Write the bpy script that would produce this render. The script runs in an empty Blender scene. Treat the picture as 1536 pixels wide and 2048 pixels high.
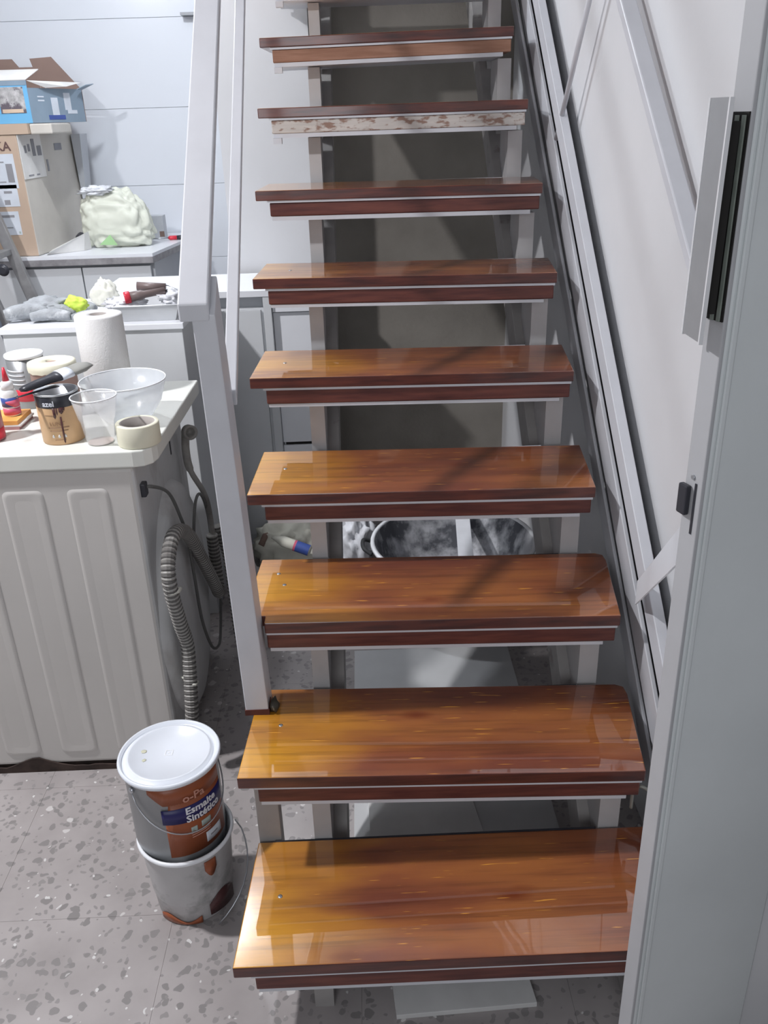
import bpy, bmesh, math, random
from mathutils import Vector, Matrix, noise

S = bpy.context.scene
COL = S.collection
random.seed(7)

# ------------------------------------------------------------------ camera
cam_d = bpy.data.cameras.new('camera')
cam_d.sensor_fit = 'VERTICAL'
cam_d.sensor_height = 36.0
cam_d.lens = 1700 / 2048 * 36.0
cam_d.clip_start = 0.02
cam = bpy.data.objects.new('camera', cam_d)
COL.objects.link(cam)
_r = Vector((0.9991, -0.0304, -0.0283)); _u = Vector((0.0385, 0.4218, 0.9059)); _f = Vector((0.0156, 0.9062, -0.4226))
_f.normalize(); _r = (_r - _f * _r.dot(_f)).normalized(); _u = _r.cross(_f)
cam.matrix_world = Matrix(((_r.x, _u.x, -_f.x, 0.2730), (_r.y, _u.y, -_f.y, -1.0186), (_r.z, _u.z, -_f.z, 1.5344), (0, 0, 0, 1)))
S.camera = cam

# ------------------------------------------------------------------ world, lights, exposure
W = bpy.data.worlds.new('world')
S.world = W
W.use_nodes = True
W.node_tree.nodes['Background'].inputs[0].default_value = (0.80, 0.86, 1.0, 1)
W.node_tree.nodes['Background'].inputs[1].default_value = 0.15
S.view_settings.view_transform = 'Standard'
S.view_settings.look = 'None'
S.view_settings.gamma = 1.0
S.view_settings.use_curve_mapping = False
S.view_settings.exposure = 0.0


def panel(name, loc, size, power, color):
    l = bpy.data.lights.new(name, 'AREA')
    l.shape = 'DISK'
    l.size = size
    l.energy = power
    l.color = color
    o = bpy.data.objects.new(name, l)
    o.location = loc
    COL.objects.link(o)
    return o


def bulb(name, loc, size, power, color):
    l = bpy.data.lights.new(name, 'POINT')
    l.shadow_soft_size = size
    l.energy = power
    l.color = color
    o = bpy.data.objects.new(name, l)
    o.location = loc
    COL.objects.link(o)
    return o


panel('ceiling_lamp_light', (-1.40, 0.45, 2.70), 0.13, 72, (0.98, 0.97, 1.0))
bulb('kitchen_lamp_light', (-0.63, 2.22, 2.60), 0.04, 54, (0.90, 0.94, 1.0))
fw = panel('front_fill_light', (-0.35, -2.45, 1.75), 1.3, 23, (0.92, 0.95, 1.0))  # unseen soft fill added in front to lift the right wall and door
fw.rotation_euler = (math.radians(90), 0, 0)

# ------------------------------------------------------------------ materials
MATS = {}


def nt(name):
    m = bpy.data.materials.new(name)
    m.use_nodes = True
    n = m.node_tree
    return m, n, n.nodes['Principled BSDF']


def add(n, t, **k):
    x = n.nodes.new(t)
    for a, v in k.items():
        setattr(x, a, v)
    return x


def ramp(n, stops, interp='LINEAR'):
    r = add(n, 'ShaderNodeValToRGB')
    r.color_ramp.interpolation = interp
    e = r.color_ramp.elements
    while len(e) > 2:
        e.remove(e[-1])
    for i, (p, c) in enumerate(stops):
        el = e[i] if i < 2 else e.new(p)
        el.position = p
        el.color = (c[0], c[1], c[2], 1) if not isinstance(c, (int, float)) else (c, c, c, 1)
    return r


def position(n, scale=(1, 1, 1), rot=(0, 0, 0)):
    g = add(n, 'ShaderNodeNewGeometry')
    mp = add(n, 'ShaderNodeMapping')
    mp.inputs['Scale'].default_value = scale
    mp.inputs['Rotation'].default_value = rot
    n.links.new(g.outputs['Position'], mp.inputs['Vector'])
    return mp.outputs['Vector']


def mat(name, col, rough=0.5, metal=0.0, var=0.12, vscale=9.0, bump=0.0, bscale=60.0, coat=0.0, trans=0.0, ior=1.45, alpha=1.0,
        stain=None, stain_scale=5.0, stain_lo=0.6, stain_hi=0.7, sstretch=(1, 1, 1), emit=0.0):
    if name in MATS:
        return MATS[name]
    m, n, p = nt(name)
    v = position(n)
    nz = add(n, 'ShaderNodeTexNoise')
    nz.inputs['Scale'].default_value = vscale
    nz.inputs['Detail'].default_value = 5
    n.links.new(v, nz.inputs['Vector'])
    r = ramp(n, [(0.3, tuple(c * (1 - var) for c in col)), (0.7, tuple(min(1, c * (1 + var * 0.6)) for c in col))])
    n.links.new(nz.outputs['Fac'], r.inputs['Fac'])
    out = r.outputs['Color']
    if stain:
        v2 = position(n, sstretch)
        n2 = add(n, 'ShaderNodeTexNoise')
        n2.inputs['Scale'].default_value = stain_scale
        n2.inputs['Detail'].default_value = 6
        n2.inputs['Roughness'].default_value = 0.6
        n.links.new(v2, n2.inputs['Vector'])
        r2 = ramp(n, [(stain_lo, 0.0), (stain_hi, 1.0)])
        n.links.new(n2.outputs['Fac'], r2.inputs['Fac'])
        mx = add(n, 'ShaderNodeMixRGB')
        n.links.new(r2.outputs['Color'], mx.inputs['Fac'])
        n.links.new(out, mx.inputs['Color1'])
        mx.inputs['Color2'].default_value = (*stain, 1)
        out = mx.outputs['Color']
    n.links.new(out, p.inputs['Base Color'])
    p.inputs['Roughness'].default_value = rough
    p.inputs['Metallic'].default_value = metal
    p.inputs['Coat Weight'].default_value = coat
    p.inputs['Coat Roughness'].default_value = 0.06
    p.inputs['Transmission Weight'].default_value = trans
    p.inputs['IOR'].default_value = ior
    p.inputs['Alpha'].default_value = alpha
    if bump > 0:
        nb = add(n, 'ShaderNodeTexNoise')
        nb.inputs['Scale'].default_value = bscale
        nb.inputs['Detail'].default_value = 4
        n.links.new(v, nb.inputs['Vector'])
        b = add(n, 'ShaderNodeBump')
        b.inputs['Strength'].default_value = bump
        b.inputs['Distance'].default_value = 0.01
        n.links.new(nb.outputs['Fac'], b.inputs['Height'])
        n.links.new(b.outputs['Normal'], p.inputs['Normal'])
    MATS[name] = m
    return m


def varnished_wood():
    """pine boards under a wet looking amber varnish: long grain, brown cloudiness, pale flecks, a few knots"""
    m, n, p = nt('varnished_pine')
    v = position(n, (1, 1, 1))
    big = add(n, 'ShaderNodeTexNoise'); big.inputs['Scale'].default_value = 1.0; big.inputs['Detail'].default_value = 3
    n.links.new(position(n, (2.6, 9, 7)), big.inputs['Vector'])
    r1 = ramp(n, [(0.34, (0.37, 0.125, 0.034)), (0.50, (0.27, 0.082, 0.030)), (0.66, (0.18, 0.048, 0.024))])
    n.links.new(big.outputs['Fac'], r1.inputs['Fac'])
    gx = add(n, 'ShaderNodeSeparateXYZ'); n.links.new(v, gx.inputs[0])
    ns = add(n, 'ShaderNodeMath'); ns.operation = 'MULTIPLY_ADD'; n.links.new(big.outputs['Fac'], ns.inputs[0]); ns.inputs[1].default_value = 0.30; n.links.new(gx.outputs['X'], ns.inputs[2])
    rx = ramp(n, [(0.12, 0.0), (0.42, 1.0)]); n.links.new(ns.outputs[0], rx.inputs['Fac'])  # left ends brighter and yellower: lamp falloff painted into the wood colour
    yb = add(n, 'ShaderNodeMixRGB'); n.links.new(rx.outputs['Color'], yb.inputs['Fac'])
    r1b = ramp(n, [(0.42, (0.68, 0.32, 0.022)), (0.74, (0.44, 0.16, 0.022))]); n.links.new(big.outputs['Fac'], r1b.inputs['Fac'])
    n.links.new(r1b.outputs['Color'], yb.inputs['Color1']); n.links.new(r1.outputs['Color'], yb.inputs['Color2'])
    gr = add(n, 'ShaderNodeTexNoise'); gr.inputs['Scale'].default_value = 1.0; gr.inputs['Detail'].default_value = 4; gr.inputs['Roughness'].default_value = 0.6
    n.links.new(position(n, (3, 75, 60)), gr.inputs['Vector'])
    r2 = ramp(n, [(0.32, 0.55), (0.50, 0.95), (0.62, 1.0)])
    n.links.new(gr.outputs['Fac'], r2.inputs['Fac'])
    mul = add(n, 'ShaderNodeMixRGB'); mul.blend_type = 'MULTIPLY'; mul.inputs['Fac'].default_value = 0.75
    n.links.new(yb.outputs['Color'], mul.inputs['Color1']); n.links.new(r2.outputs['Color'], mul.inputs['Color2'])
    # knots
    kn = add(n, 'ShaderNodeTexVoronoi'); kn.inputs['Scale'].default_value = 1.0
    n.links.new(position(n, (3.1, 7.5, 5)), kn.inputs['Vector'])
    r3 = ramp(n, [(0.02, 1.0), (0.13, 0.0)])
    n.links.new(kn.outputs['Distance'], r3.inputs['Fac'])
    mk = add(n, 'ShaderNodeMixRGB'); n.links.new(r3.outputs['Color'], mk.inputs['Fac'])
    n.links.new(mul.outputs['Color'], mk.inputs['Color1']); mk.inputs['Color2'].default_value = (0.17, 0.035, 0.008, 1)
    # pale flecks along the grain
    fl = add(n, 'ShaderNodeTexNoise'); fl.inputs['Scale'].default_value = 1.0; fl.inputs['Detail'].default_value = 2
    n.links.new(position(n, (11, 190, 90)), fl.inputs['Vector'])
    r4 = ramp(n, [(0.685, 0.0), (0.735, 0.9)])
    n.links.new(fl.outputs['Fac'], r4.inputs['Fac'])
    mf = add(n, 'ShaderNodeMixRGB'); n.links.new(r4.outputs['Color'], mf.inputs['Fac'])
    n.links.new(mk.outputs['Color'], mf.inputs['Color1']); mf.inputs['Color2'].default_value = (0.80, 0.36, 0.05, 1)
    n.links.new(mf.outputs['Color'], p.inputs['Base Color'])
    p.inputs['Roughness'].default_value = 0.38
    p.inputs['Specular IOR Level'].default_value = 0.35
    p.inputs['Coat Weight'].default_value = 1.0
    p.inputs['Coat Roughness'].default_value = 0.015
    p.inputs['Coat IOR'].default_value = 1.95
    b = add(n, 'ShaderNodeBump'); b.inputs['Strength'].default_value = 0.06; b.inputs['Distance'].default_value = 0.004
    n.links.new(big.outputs['Fac'], b.inputs['Height']); n.links.new(b.outputs['Normal'], p.inputs['Coat Normal'])
    MATS['varnished_pine'] = m
    return m


def edge_wood(name, a, b, rough=0.35, coat=0.6, resid=None):
    m, n, p = nt(name)
    gr = add(n, 'ShaderNodeTexNoise'); gr.inputs['Scale'].default_value = 1.0; gr.inputs['Detail'].default_value = 5
    n.links.new(position(n, (9, 40, 90)), gr.inputs['Vector'])
    r = ramp(n, [(0.35, a), (0.68, b)])
    n.links.new(gr.outputs['Fac'], r.inputs['Fac'])
    out = r.outputs['Color']
    if resid:
        g2 = add(n, 'ShaderNodeTexNoise'); g2.inputs['Scale'].default_value = 1.0; g2.inputs['Detail'].default_value = 4
        n.links.new(position(n, (38, 30, 95)), g2.inputs['Vector'])
        r2 = ramp(n, [(0.50, 0.0), (0.62, 0.85)])
        n.links.new(g2.outputs['Fac'], r2.inputs['Fac'])
        mx = add(n, 'ShaderNodeMixRGB'); n.links.new(r2.outputs['Color'], mx.inputs['Fac'])
        n.links.new(out, mx.inputs['Color1']); mx.inputs['Color2'].default_value = (*resid, 1)
        out = mx.outputs['Color']
    n.links.new(out, p.inputs['Base Color'])
    p.inputs['Roughness'].default_value = rough
    p.inputs['Coat Weight'].default_value = coat
    p.inputs['Coat Roughness'].default_value = 0.12
    MATS[name] = m
    return m


def terrazzo():
    m, n, p = nt('terrazzo')
    v = position(n)
    base = add(n, 'ShaderNodeTexNoise'); base.inputs['Scale'].default_value = 6; base.inputs['Detail'].default_value = 6
    n.links.new(v, base.inputs['Vector'])
    rb = ramp(n, [(0.3, (0.31, 0.285, 0.28)), (0.7, (0.41, 0.38, 0.375))])
    n.links.new(base.outputs['Fac'], rb.inputs['Fac'])
    out = rb.outputs['Color']
    wob = add(n, 'ShaderNodeTexNoise'); wob.inputs['Scale'].default_value = 28
    n.links.new(v, wob.inputs['Vector'])
    vm = add(n, 'ShaderNodeVectorMath'); vm.operation = 'MULTIPLY_ADD'
    n.links.new(wob.outputs['Color'], vm.inputs[0]); vm.inputs[1].default_value = (0.035, 0.035, 0.035); n.links.new(v, vm.inputs[2])

    def chips(scale, thr, keep, col):
        nonlocal out
        vo = add(n, 'ShaderNodeTexVoronoi'); vo.inputs['Scale'].default_value = scale; vo.inputs['Randomness'].default_value = 0.95
        n.links.new(vm.outputs[0], vo.inputs['Vector'])
        near = ramp(n, [(thr, 1.0), (thr + 0.04, 0.0)]); n.links.new(vo.outputs['Distance'], near.inputs['Fac'])
        sep = add(n, 'ShaderNodeSeparateColor'); n.links.new(vo.outputs['Color'], sep.inputs['Color'])
        k = ramp(n, [(keep, 0.0), (keep + 0.01, 1.0)]); n.links.new(sep.outputs['Red'], k.inputs['Fac'])
        mu = add(n, 'ShaderNodeMath'); mu.operation = 'MULTIPLY'
        n.links.new(near.outputs['Color'], mu.inputs[0]); n.links.new(k.outputs['Color'], mu.inputs[1])
        mx = add(n, 'ShaderNodeMixRGB'); n.links.new(mu.outputs[0], mx.inputs['Fac'])
        n.links.new(out, mx.inputs['Color1']); mx.inputs['Color2'].default_value = (*col, 1)
        out = mx.outputs['Color']
    chips(38, 0.34, 0.50, (0.235, 0.222, 0.218))
    chips(60, 0.30, 0.50, (0.27, 0.255, 0.25))
    chips(30, 0.25, 0.93, (0.56, 0.54, 0.53))
    chips(75, 0.25, 0.94, (0.62, 0.61, 0.60))
    n.links.new(out, p.inputs['Base Color'])
    p.inputs['Roughness'].default_value = 0.38
    MATS['terrazzo'] = m
    return m


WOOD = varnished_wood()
TERR = terrazzo()
EDGE = edge_wood('dark_varnished_edge', (0.050, 0.008, 0.006), (0.125, 0.026, 0.014))
EDGE2 = edge_wood('dark_board_edge', (0.075, 0.015, 0.012), (0.15, 0.040, 0.026), rough=0.5, coat=0.2)
TANE = edge_wood('raw_tan_edge', (0.27, 0.135, 0.085), (0.37, 0.205, 0.14), rough=0.7, coat=0.0)
PLASE = edge_wood('filler_smeared_edge', (0.50, 0.47, 0.44), (0.60, 0.56, 0.52), rough=0.8, coat=0.0, resid=(0.24, 0.125, 0.085))
WHITE_METAL = mat('white_painted_steel', (0.59, 0.60, 0.635), 0.38, var=0.05, bump=0.05, bscale=40)
GREY_STEEL = mat('primer_grey_steel', (0.34, 0.325, 0.315), 0.55, var=0.12, vscale=14, stain=(0.20, 0.17, 0.16), stain_scale=11, stain_lo=0.62, stain_hi=0.72)
PLASTER = mat('white_plaster', (0.66, 0.665, 0.68), 0.7, var=0.05, vscale=2.5, bump=0.04, bscale=30)
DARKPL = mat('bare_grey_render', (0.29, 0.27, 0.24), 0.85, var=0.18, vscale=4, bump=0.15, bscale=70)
TILEW = mat('white_glazed_tile', (0.74, 0.77, 0.82), 0.18, var=0.02, vscale=1.5)
GROUT = mat('grey_grout', (0.64, 0.66, 0.70), 0.8)
LAMI = mat('white_laminate', (0.66, 0.68, 0.70), 0.35, var=0.03)
LAMI2 = mat('bright_white_laminate', (0.82, 0.84, 0.88), 0.3, var=0.02)
GREYLAM = mat('light_grey_laminate', (0.50, 0.52, 0.55), 0.4, var=0.04)
APPL = mat('cream_white_enamel', (0.56, 0.54, 0.515), 0.35, var=0.05, vscale=3)
APPLTOP = mat('cream_appliance_lid', (0.74, 0.75, 0.70), 0.3, var=0.04, stain=(0.50, 0.50, 0.46), stain_scale=7, stain_lo=0.62, stain_hi=0.72)
APPLBACK = mat('dusty_enamel_back', (0.58, 0.585, 0.585), 0.45, var=0.10, vscale=6, stain=(0.30, 0.28, 0.265), stain_scale=4, stain_lo=0.55, stain_hi=0.72, sstretch=(1, 1, 0.5))
RUST = mat('rusty_plinth', (0.045, 0.030, 0.025), 0.9, var=0.5, vscale=30)
RUSTRED = mat('red_oxide_primer', (0.12, 0.035, 0.025), 0.7, var=0.3, vscale=30)
BLACK = mat('black_void', (0.012, 0.011, 0.010), 0.8)
BLACKP = mat('black_plastic', (0.035, 0.036, 0.045), 0.35)
HOSE = mat('grey_ribbed_hose', (0.34, 0.33, 0.31), 0.5, stain=(0.18, 0.17, 0.16), stain_scale=6, stain_lo=0.5, stain_hi=0.65)
HOSED = mat('hose_dark_band', (0.115, 0.11, 0.105), 0.7)  # darker colour for the alternate bands of the hoses
CORD = mat('dark_grey_cord', (0.12, 0.12, 0.115), 0.5)
ZINC = mat('zinc_metal', (0.55, 0.57, 0.60), 0.30, metal=0.9, var=0.06)
TIN = mat('white_smeared_tin', (0.50, 0.49, 0.49), 0.45, var=0.12, vscale=10, stain=(0.30, 0.30, 0.295), stain_scale=8, stain_lo=0.52, stain_hi=0.62)
GREYTIN = mat('grey_tin', (0.30, 0.31, 0.32), 0.35, metal=0.5, var=0.05)
LABEL = mat('terracotta_label', (0.30, 0.085, 0.035), 0.4, var=0.08)
BLUEB = mat('navy_band', (0.018, 0.016, 0.11), 0.4)
PRINTW = mat('white_print', (0.72, 0.74, 0.80), 0.5)
PRINTP = mat('pink_print', (0.55, 0.28, 0.22), 0.5)
PRINTG = mat('grey_green_print', (0.38, 0.45, 0.42), 0.5)
LID = mat('pale_tin_lid', (0.74, 0.78, 0.84), 0.28, metal=0.0, var=0.04)
KRAFT = mat('kraft_cardboard', (0.50, 0.38, 0.29), 0.8, var=0.05)
KRAFTL = mat('pale_cardboard', (0.58, 0.55, 0.50), 0.8, var=0.06, stain=(0.52, 0.52, 0.42), stain_scale=3)
KRAFTD = mat('brown_cardboard_inside', (0.22, 0.15, 0.125), 0.85, var=0.08)
CARDW = mat('white_card_flap', (0.75, 0.74, 0.72), 0.7)
BOXBLUE = mat('bright_blue_print', (0.15, 0.42, 0.68), 0.45, var=0.05)
BOXGREY = mat('blue_grey_print', (0.22, 0.29, 0.36), 0.45, var=0.08)
PAPER = mat('white_paper_label', (0.62, 0.66, 0.72), 0.6)
INK = mat('grey_ink', (0.27, 0.27, 0.29), 0.7)
INKD = mat('dark_ink', (0.13, 0.075, 0.07), 0.7)
SACK = mat('cream_plastic_bag', (0.70, 0.72, 0.62), 0.4, var=0.05, vscale=8)
SACKG = mat('green_print', (0.30, 0.52, 0.24), 0.5)
SACKW = mat('white_crinkled_sack', (0.78, 0.80, 0.84), 0.45)
SACKC = mat('cream_paper_sack', (0.62, 0.61, 0.53), 0.75, var=0.06)
TISSUE = mat('white_tissue', (0.74, 0.735, 0.73), 0.85, var=0.03, bump=0.15, bscale=220)
TAPE = mat('cream_masking_tape', (0.72, 0.70, 0.56), 0.6, var=0.03)
CORE = mat('grey_card_core', (0.36, 0.33, 0.31), 0.8)
CLEARP = mat('clear_plastic', (0.93, 0.95, 0.97), 0.12, trans=0.0, alpha=0.26)
MILKP = mat('milky_plastic', (0.86, 0.90, 0.95), 0.2, alpha=0.42)
RIMP = mat('white_plastic_rim', (0.85, 0.87, 0.90), 0.25)
PEACH = mat('peach_can_label', (0.62, 0.40, 0.22), 0.45, var=0.12, vscale=20, stain=(0.50, 0.33, 0.11), stain_scale=12)
DRIP = mat('brown_paint_drip', (0.075, 0.030, 0.030), 0.25)
BROWNW = mat('brown_wrap', (0.34, 0.22, 0.19), 0.6, var=0.1)
RED = mat('red_plastic', (0.62, 0.035, 0.06), 0.35)
PINKRED = mat('dusty_red_plastic', (0.36, 0.12, 0.14), 0.35)
GLUEW = mat('white_glue_bottle', (0.78, 0.80, 0.80), 0.35)
BLUEL = mat('blue_glue_label', (0.05, 0.09, 0.32), 0.4)
PINKL = mat('pink_glue_label', (0.62, 0.12, 0.20), 0.4)
ORANGE = mat('orange_card', (0.75, 0.36, 0.10), 0.5)
GLOVE = mat('grey_work_glove', (0.33, 0.35, 0.37), 0.8, var=0.2, vscale=30, bump=0.3, bscale=160, stain=(0.50, 0.52, 0.54), stain_scale=22)
NEON = mat('neon_yellow_fabric', (0.68, 0.90, 0.12), 0.6)
CREAMP = mat('cream_crumpled_paper', (0.76, 0.76, 0.68), 0.7)
ALU = mat('scuffed_aluminium', (0.34, 0.34, 0.345), 0.45, metal=0.55, var=0.2, vscale=18)
ALUB = mat('blue_grey_aluminium', (0.24, 0.27, 0.33), 0.45, metal=0.4)
PVC = mat('brown_pvc_tube', (0.17, 0.13, 0.125), 0.4)
TUBB = mat('black_rubber_tub', (0.05, 0.052, 0.055), 0.6)
TUBI = mat('plaster_smeared_rubber', (0.62, 0.63, 0.66), 0.6, stain=(0.10, 0.105, 0.12), stain_scale=7, stain_lo=0.44, stain_hi=0.60, sstretch=(1, 1.6, 1))
BOARDW = mat('white_board', (0.66, 0.66, 0.65), 0.6)
DOORM = mat('door_grey_paint', (0.66, 0.695, 0.70), 0.5, var=0.08, vscale=3, bump=0.03)
DOORE = mat('door_edge_paint', (0.44, 0.445, 0.46), 0.5, var=0.05)
DOORW = mat('pale_door_trim', (0.66, 0.665, 0.68), 0.4, var=0.03)
GREENG = mat('grey_green_seal', (0.22, 0.25, 0.22), 0.6, var=0.2, vscale=40)
PIPEC = mat('dusty_pink_cable', (0.42, 0.22, 0.22), 0.5)
CEIL = mat('ceiling_paint', (0.50, 0.50, 0.51), 0.8)


# ------------------------------------------------------------------ mesh helpers
def origin_of(parent):
    v = Vector((0, 0, 0))
    while parent is not None:
        v += Vector(parent.location)
        parent = parent.parent
    return v


class MB:
    def __init__(self):
        self.v = []; self.f = []; self.m = []; self.s = []

    def face(self, idx, mi=0, sm=False):
        self.f.append(idx); self.m.append(mi); self.s.append(sm)

    def box(self, x0, x1, y0, y1, z0, z1, mi=0, M=None, front=None, side=None):
        b = len(self.v)
        pts = [(x0, y0, z0), (x1, y0, z0), (x1, y1, z0), (x0, y1, z0), (x0, y0, z1), (x1, y0, z1), (x1, y1, z1), (x0, y1, z1)]
        if M is not None:
            pts = [tuple(M @ Vector(p)) for p in pts]
        self.v += pts
        fm = mi if front is None else front
        sd = mi if side is None else side
        for q, k in (((0, 3, 2, 1), mi), ((4, 5, 6, 7), mi), ((0, 1, 5, 4), fm), ((1, 2, 6, 5), sd), ((2, 3, 7, 6), fm), ((3, 0, 4, 7), sd)):
            self.face([b + i for i in q], k)
        return self

    def hexa(self, pts, mi=0):
        """8 points: bottom ring then top ring"""
        b = len(self.v)
        self.v += [tuple(p) for p in pts]
        for q in ((0, 3, 2, 1), (4, 5, 6, 7), (0, 1, 5, 4), (1, 2, 6, 5), (2, 3, 7, 6), (3, 0, 4, 7)):
            self.face([b + i for i in q], mi)
        return self

    def prism(self, ring0, ring1, mi=0, cap=True, sm=False):
        b = len(self.v); n = len(ring0)
        self.v += [tuple(p) for p in ring0] + [tuple(p) for p in ring1]
        for i in range(n):
            j = (i + 1) % n
            self.face([b + i, b + j, b + n + j, b + n + i], mi, sm)
        if cap:
            self.face([b + i for i in reversed(range(n))], mi)
            self.face([b + n + i for i in range(n)], mi)
        return self

    def lathe(self, prof, c, seg=36, mi=0, mats=None, cap0=True, cap1=True, axis=None, sm=True):
        """prof: list of (r, h) along +axis"""
        b = len(self.v)
        c = Vector(c)
        ax = Vector(axis).normalized() if axis is not None else Vector((0, 0, 1))
        t = Vector((1, 0, 0)) if abs(ax.x) < 0.9 else Vector((0, 1, 0))
        e1 = (t - ax * t.dot(ax)).normalized(); e2 = ax.cross(e1)
        for r, h in prof:
            for i in range(seg):
                a = 2 * math.pi * i / seg
                self.v.append(tuple(c + ax * h + e1 * (r * math.cos(a)) + e2 * (r * math.sin(a))))
        for k in range(len(prof) - 1):
            mk = mats[k] if mats else mi
            for i in range(seg):
                j = (i + 1) % seg
                self.face([b + k * seg + i, b + k * seg + j, b + (k + 1) * seg + j, b + (k + 1) * seg + i], mk, sm)
        if cap0:
            self.face([b + i for i in reversed(range(seg))], mats[0] if mats else mi)
        if cap1:
            o = b + (len(prof) - 1) * seg
            self.face([o + i for i in range(seg)], mats[-1] if mats else mi)
        return self

    def tube(self, pts, r, seg=10, mi=0, cap=True):
        b = len(self.v)
        pts = [Vector(p) for p in pts]
        n = len(pts)
        prev = None
        for k, p in enumerate(pts):
            d = (pts[min(k + 1, n - 1)] - pts[max(k - 1, 0)]).normalized()
            if prev is None:
                t = Vector((0, 0, 1)) if abs(d.z) < 0.9 else Vector((1, 0, 0))
            else:
                t = prev
            e1 = (t - d * t.dot(d)).normalized(); e2 = d.cross(e1); prev = e1
            rr = r[k] if isinstance(r, (list, tuple)) else r
            for i in range(seg):
                a = 2 * math.pi * i / seg
                self.v.append(tuple(p + e1 * (rr * math.cos(a)) + e2 * (rr * math.sin(a))))
        for k in range(n - 1):
            for i in range(seg):
                j = (i + 1) % seg
                self.face([b + k * seg + i, b + k * seg + j, b + (k + 1) * seg + j, b + (k + 1) * seg + i], mi, True)
        if cap:
            self.face([b + i for i in reversed(range(seg))], mi)
            self.face([b + (n - 1) * seg + i for i in range(seg)], mi)
        return self

    def build(self, name, mats, parent=None, bevel=0.0, bseg=2, label=None, kind=None, cat=None, group=None, subd=0):
        if not isinstance(mats, (list, tuple)):
            mats = [mats]
        o = origin_of(parent)
        me = bpy.data.meshes.new(name)
        me.from_pydata([(x - o.x, y - o.y, z - o.z) for x, y, z in self.v], [], self.f)
        for m in mats:
            me.materials.append(m)
        for p, k, s in zip(me.polygons, self.m, self.s):
            p.material_index = k; p.use_smooth = s
        bm = bmesh.new(); bm.from_mesh(me)
        bmesh.ops.recalc_face_normals(bm, faces=bm.faces)
        bm.to_mesh(me); bm.free()
        me.update()
        ob = bpy.data.objects.new(name, me)
        COL.objects.link(ob)
        if parent is not None:
            ob.parent = parent
        if bevel > 0:
            md = ob.modifiers.new('bevel', 'BEVEL'); md.width = bevel; md.segments = bseg; md.limit_method = 'ANGLE'; md.angle_limit = math.radians(40)
        if subd:
            md = ob.modifiers.new('subd', 'SUBSURF'); md.levels = subd; md.render_levels = subd
        if label: ob['label'] = label
        if kind: ob['kind'] = kind
        if cat: ob['category'] = cat
        if group: ob['group'] = group
        return ob


def thing(name, label, cat, loc=(0, 0, 0), group=None):
    o = bpy.data.objects.new(name, None)
    o.empty_display_size = 0.05
    COL.objects.link(o)
    o.location = loc
    o['label'] = label; o['category'] = cat
    if group: o['group'] = group
    return o


def spline(pts, n=8):
    pts = [Vector(p) for p in pts]
    out = []
    P = [pts[0] * 2 - pts[1]] + pts + [pts[-1] * 2 - pts[-2]]
    for i in range(1, len(P) - 2):
        for k in range(n):
            t = k / n
            a, b, c, d = P[i - 1], P[i], P[i + 1], P[i + 2]
            out.append(0.5 * ((2 * b) + (c - a) * t + (2 * a - 5 * b + 4 * c - d) * t * t + (3 * b - a - 3 * c + d) * t ** 3))
    out.append(pts[-1])
    return out


def sloped(x0a, x1a, ya, x0b, x1b, yb, clo, chi, mb=None, mi=0, k=0.831):
    """bar parallel to the flight, ends cut upright; z = k*y + c"""
    mb = mb or MB()
    A = [(x0a, ya, k * ya + clo), (x1a, ya, k * ya + clo), (x1b, yb, k * yb + clo), (x0b, yb, k * yb + clo)]
    B = [(x0a, ya, k * ya + chi), (x1a, ya, k * ya + chi), (x1b, yb, k * yb + chi), (x0b, yb, k * yb + chi)]
    return mb.hexa(A + B, mi)


def lump(c, size, amp=0.18, freq=2.2, sub=3, seed=0, flat=None, crease=0.0, shape=None):
    """crumpled closed body"""
    bm = bmesh.new()
    bmesh.ops.create_icosphere(bm, subdivisions=sub, radius=1.0)
    mb = MB()
    off = Vector((seed * 7.3, seed * 3.1, seed * 5.7))
    for v in bm.verts:
        p = v.co.copy()
        d = 1 + amp * noise.noise(p * freq + off) + amp * 0.5 * noise.noise(p * freq * 2.7 + off)
        if crease:
            d += crease * (abs(noise.noise(p * freq * 2.2 + off * 2)) - 0.25)
        q = p * d
        if shape: q = shape(q)
        z = q.z * size[2]
        if flat is not None: z = max(z, -flat * size[2])
        mb.v.append((c[0] + q.x * size[0], c[1] + q.y * size[1], c[2] + z))
    bm.verts.index_update()
    for f in bm.faces:
        mb.face([v.index for v in f.verts], 0, True)
    bm.free()
    return mb


def text_points(txt, size, extrude=0.0003, bold=0.0):
    cu = bpy.data.curves.new('txt', 'FONT')
    cu.body = txt; cu.size = size; cu.extrude = extrude; cu.resolution_u = 2; cu.offset = bold
    cu.align_x = 'LEFT'
    ob = bpy.data.objects.new('txt', cu)
    COL.objects.link(ob)
    dg = bpy.context.evaluated_depsgraph_get(); dg.update()
    me = bpy.data.meshes.new_from_object(ob.evaluated_get(dg))
    vs = [v.co.copy() for v in me.vertices]; fs = [list(p.vertices) for p in me.polygons]
    bpy.data.objects.remove(ob); bpy.data.curves.remove(cu); bpy.data.meshes.remove(me)
    return vs, fs


def text_on(txt, size, fn, name, m, parent, label=None, bold=0.0):
    vs, fs = text_points(txt, size, bold=bold)
    mb = MB()
    mb.v = [tuple(fn(v)) for v in vs]
    for f in fs: mb.face(f)
    return mb.build(name, m, parent, label=label)


def cyl_map(c, r0, a0, z0, lean=0.0):
    """map flat x,y,(z=proud) onto an upright cylinder; x runs counter-clockwise (to the right for the viewer)"""
    def fn(v):
        a = a0 + v.x / r0
        r = r0 + 0.0006 + v.z
        return (c[0] + r * math.cos(a), c[1] + r * math.sin(a), z0 + v.y + lean * v.x)
    return fn


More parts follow.
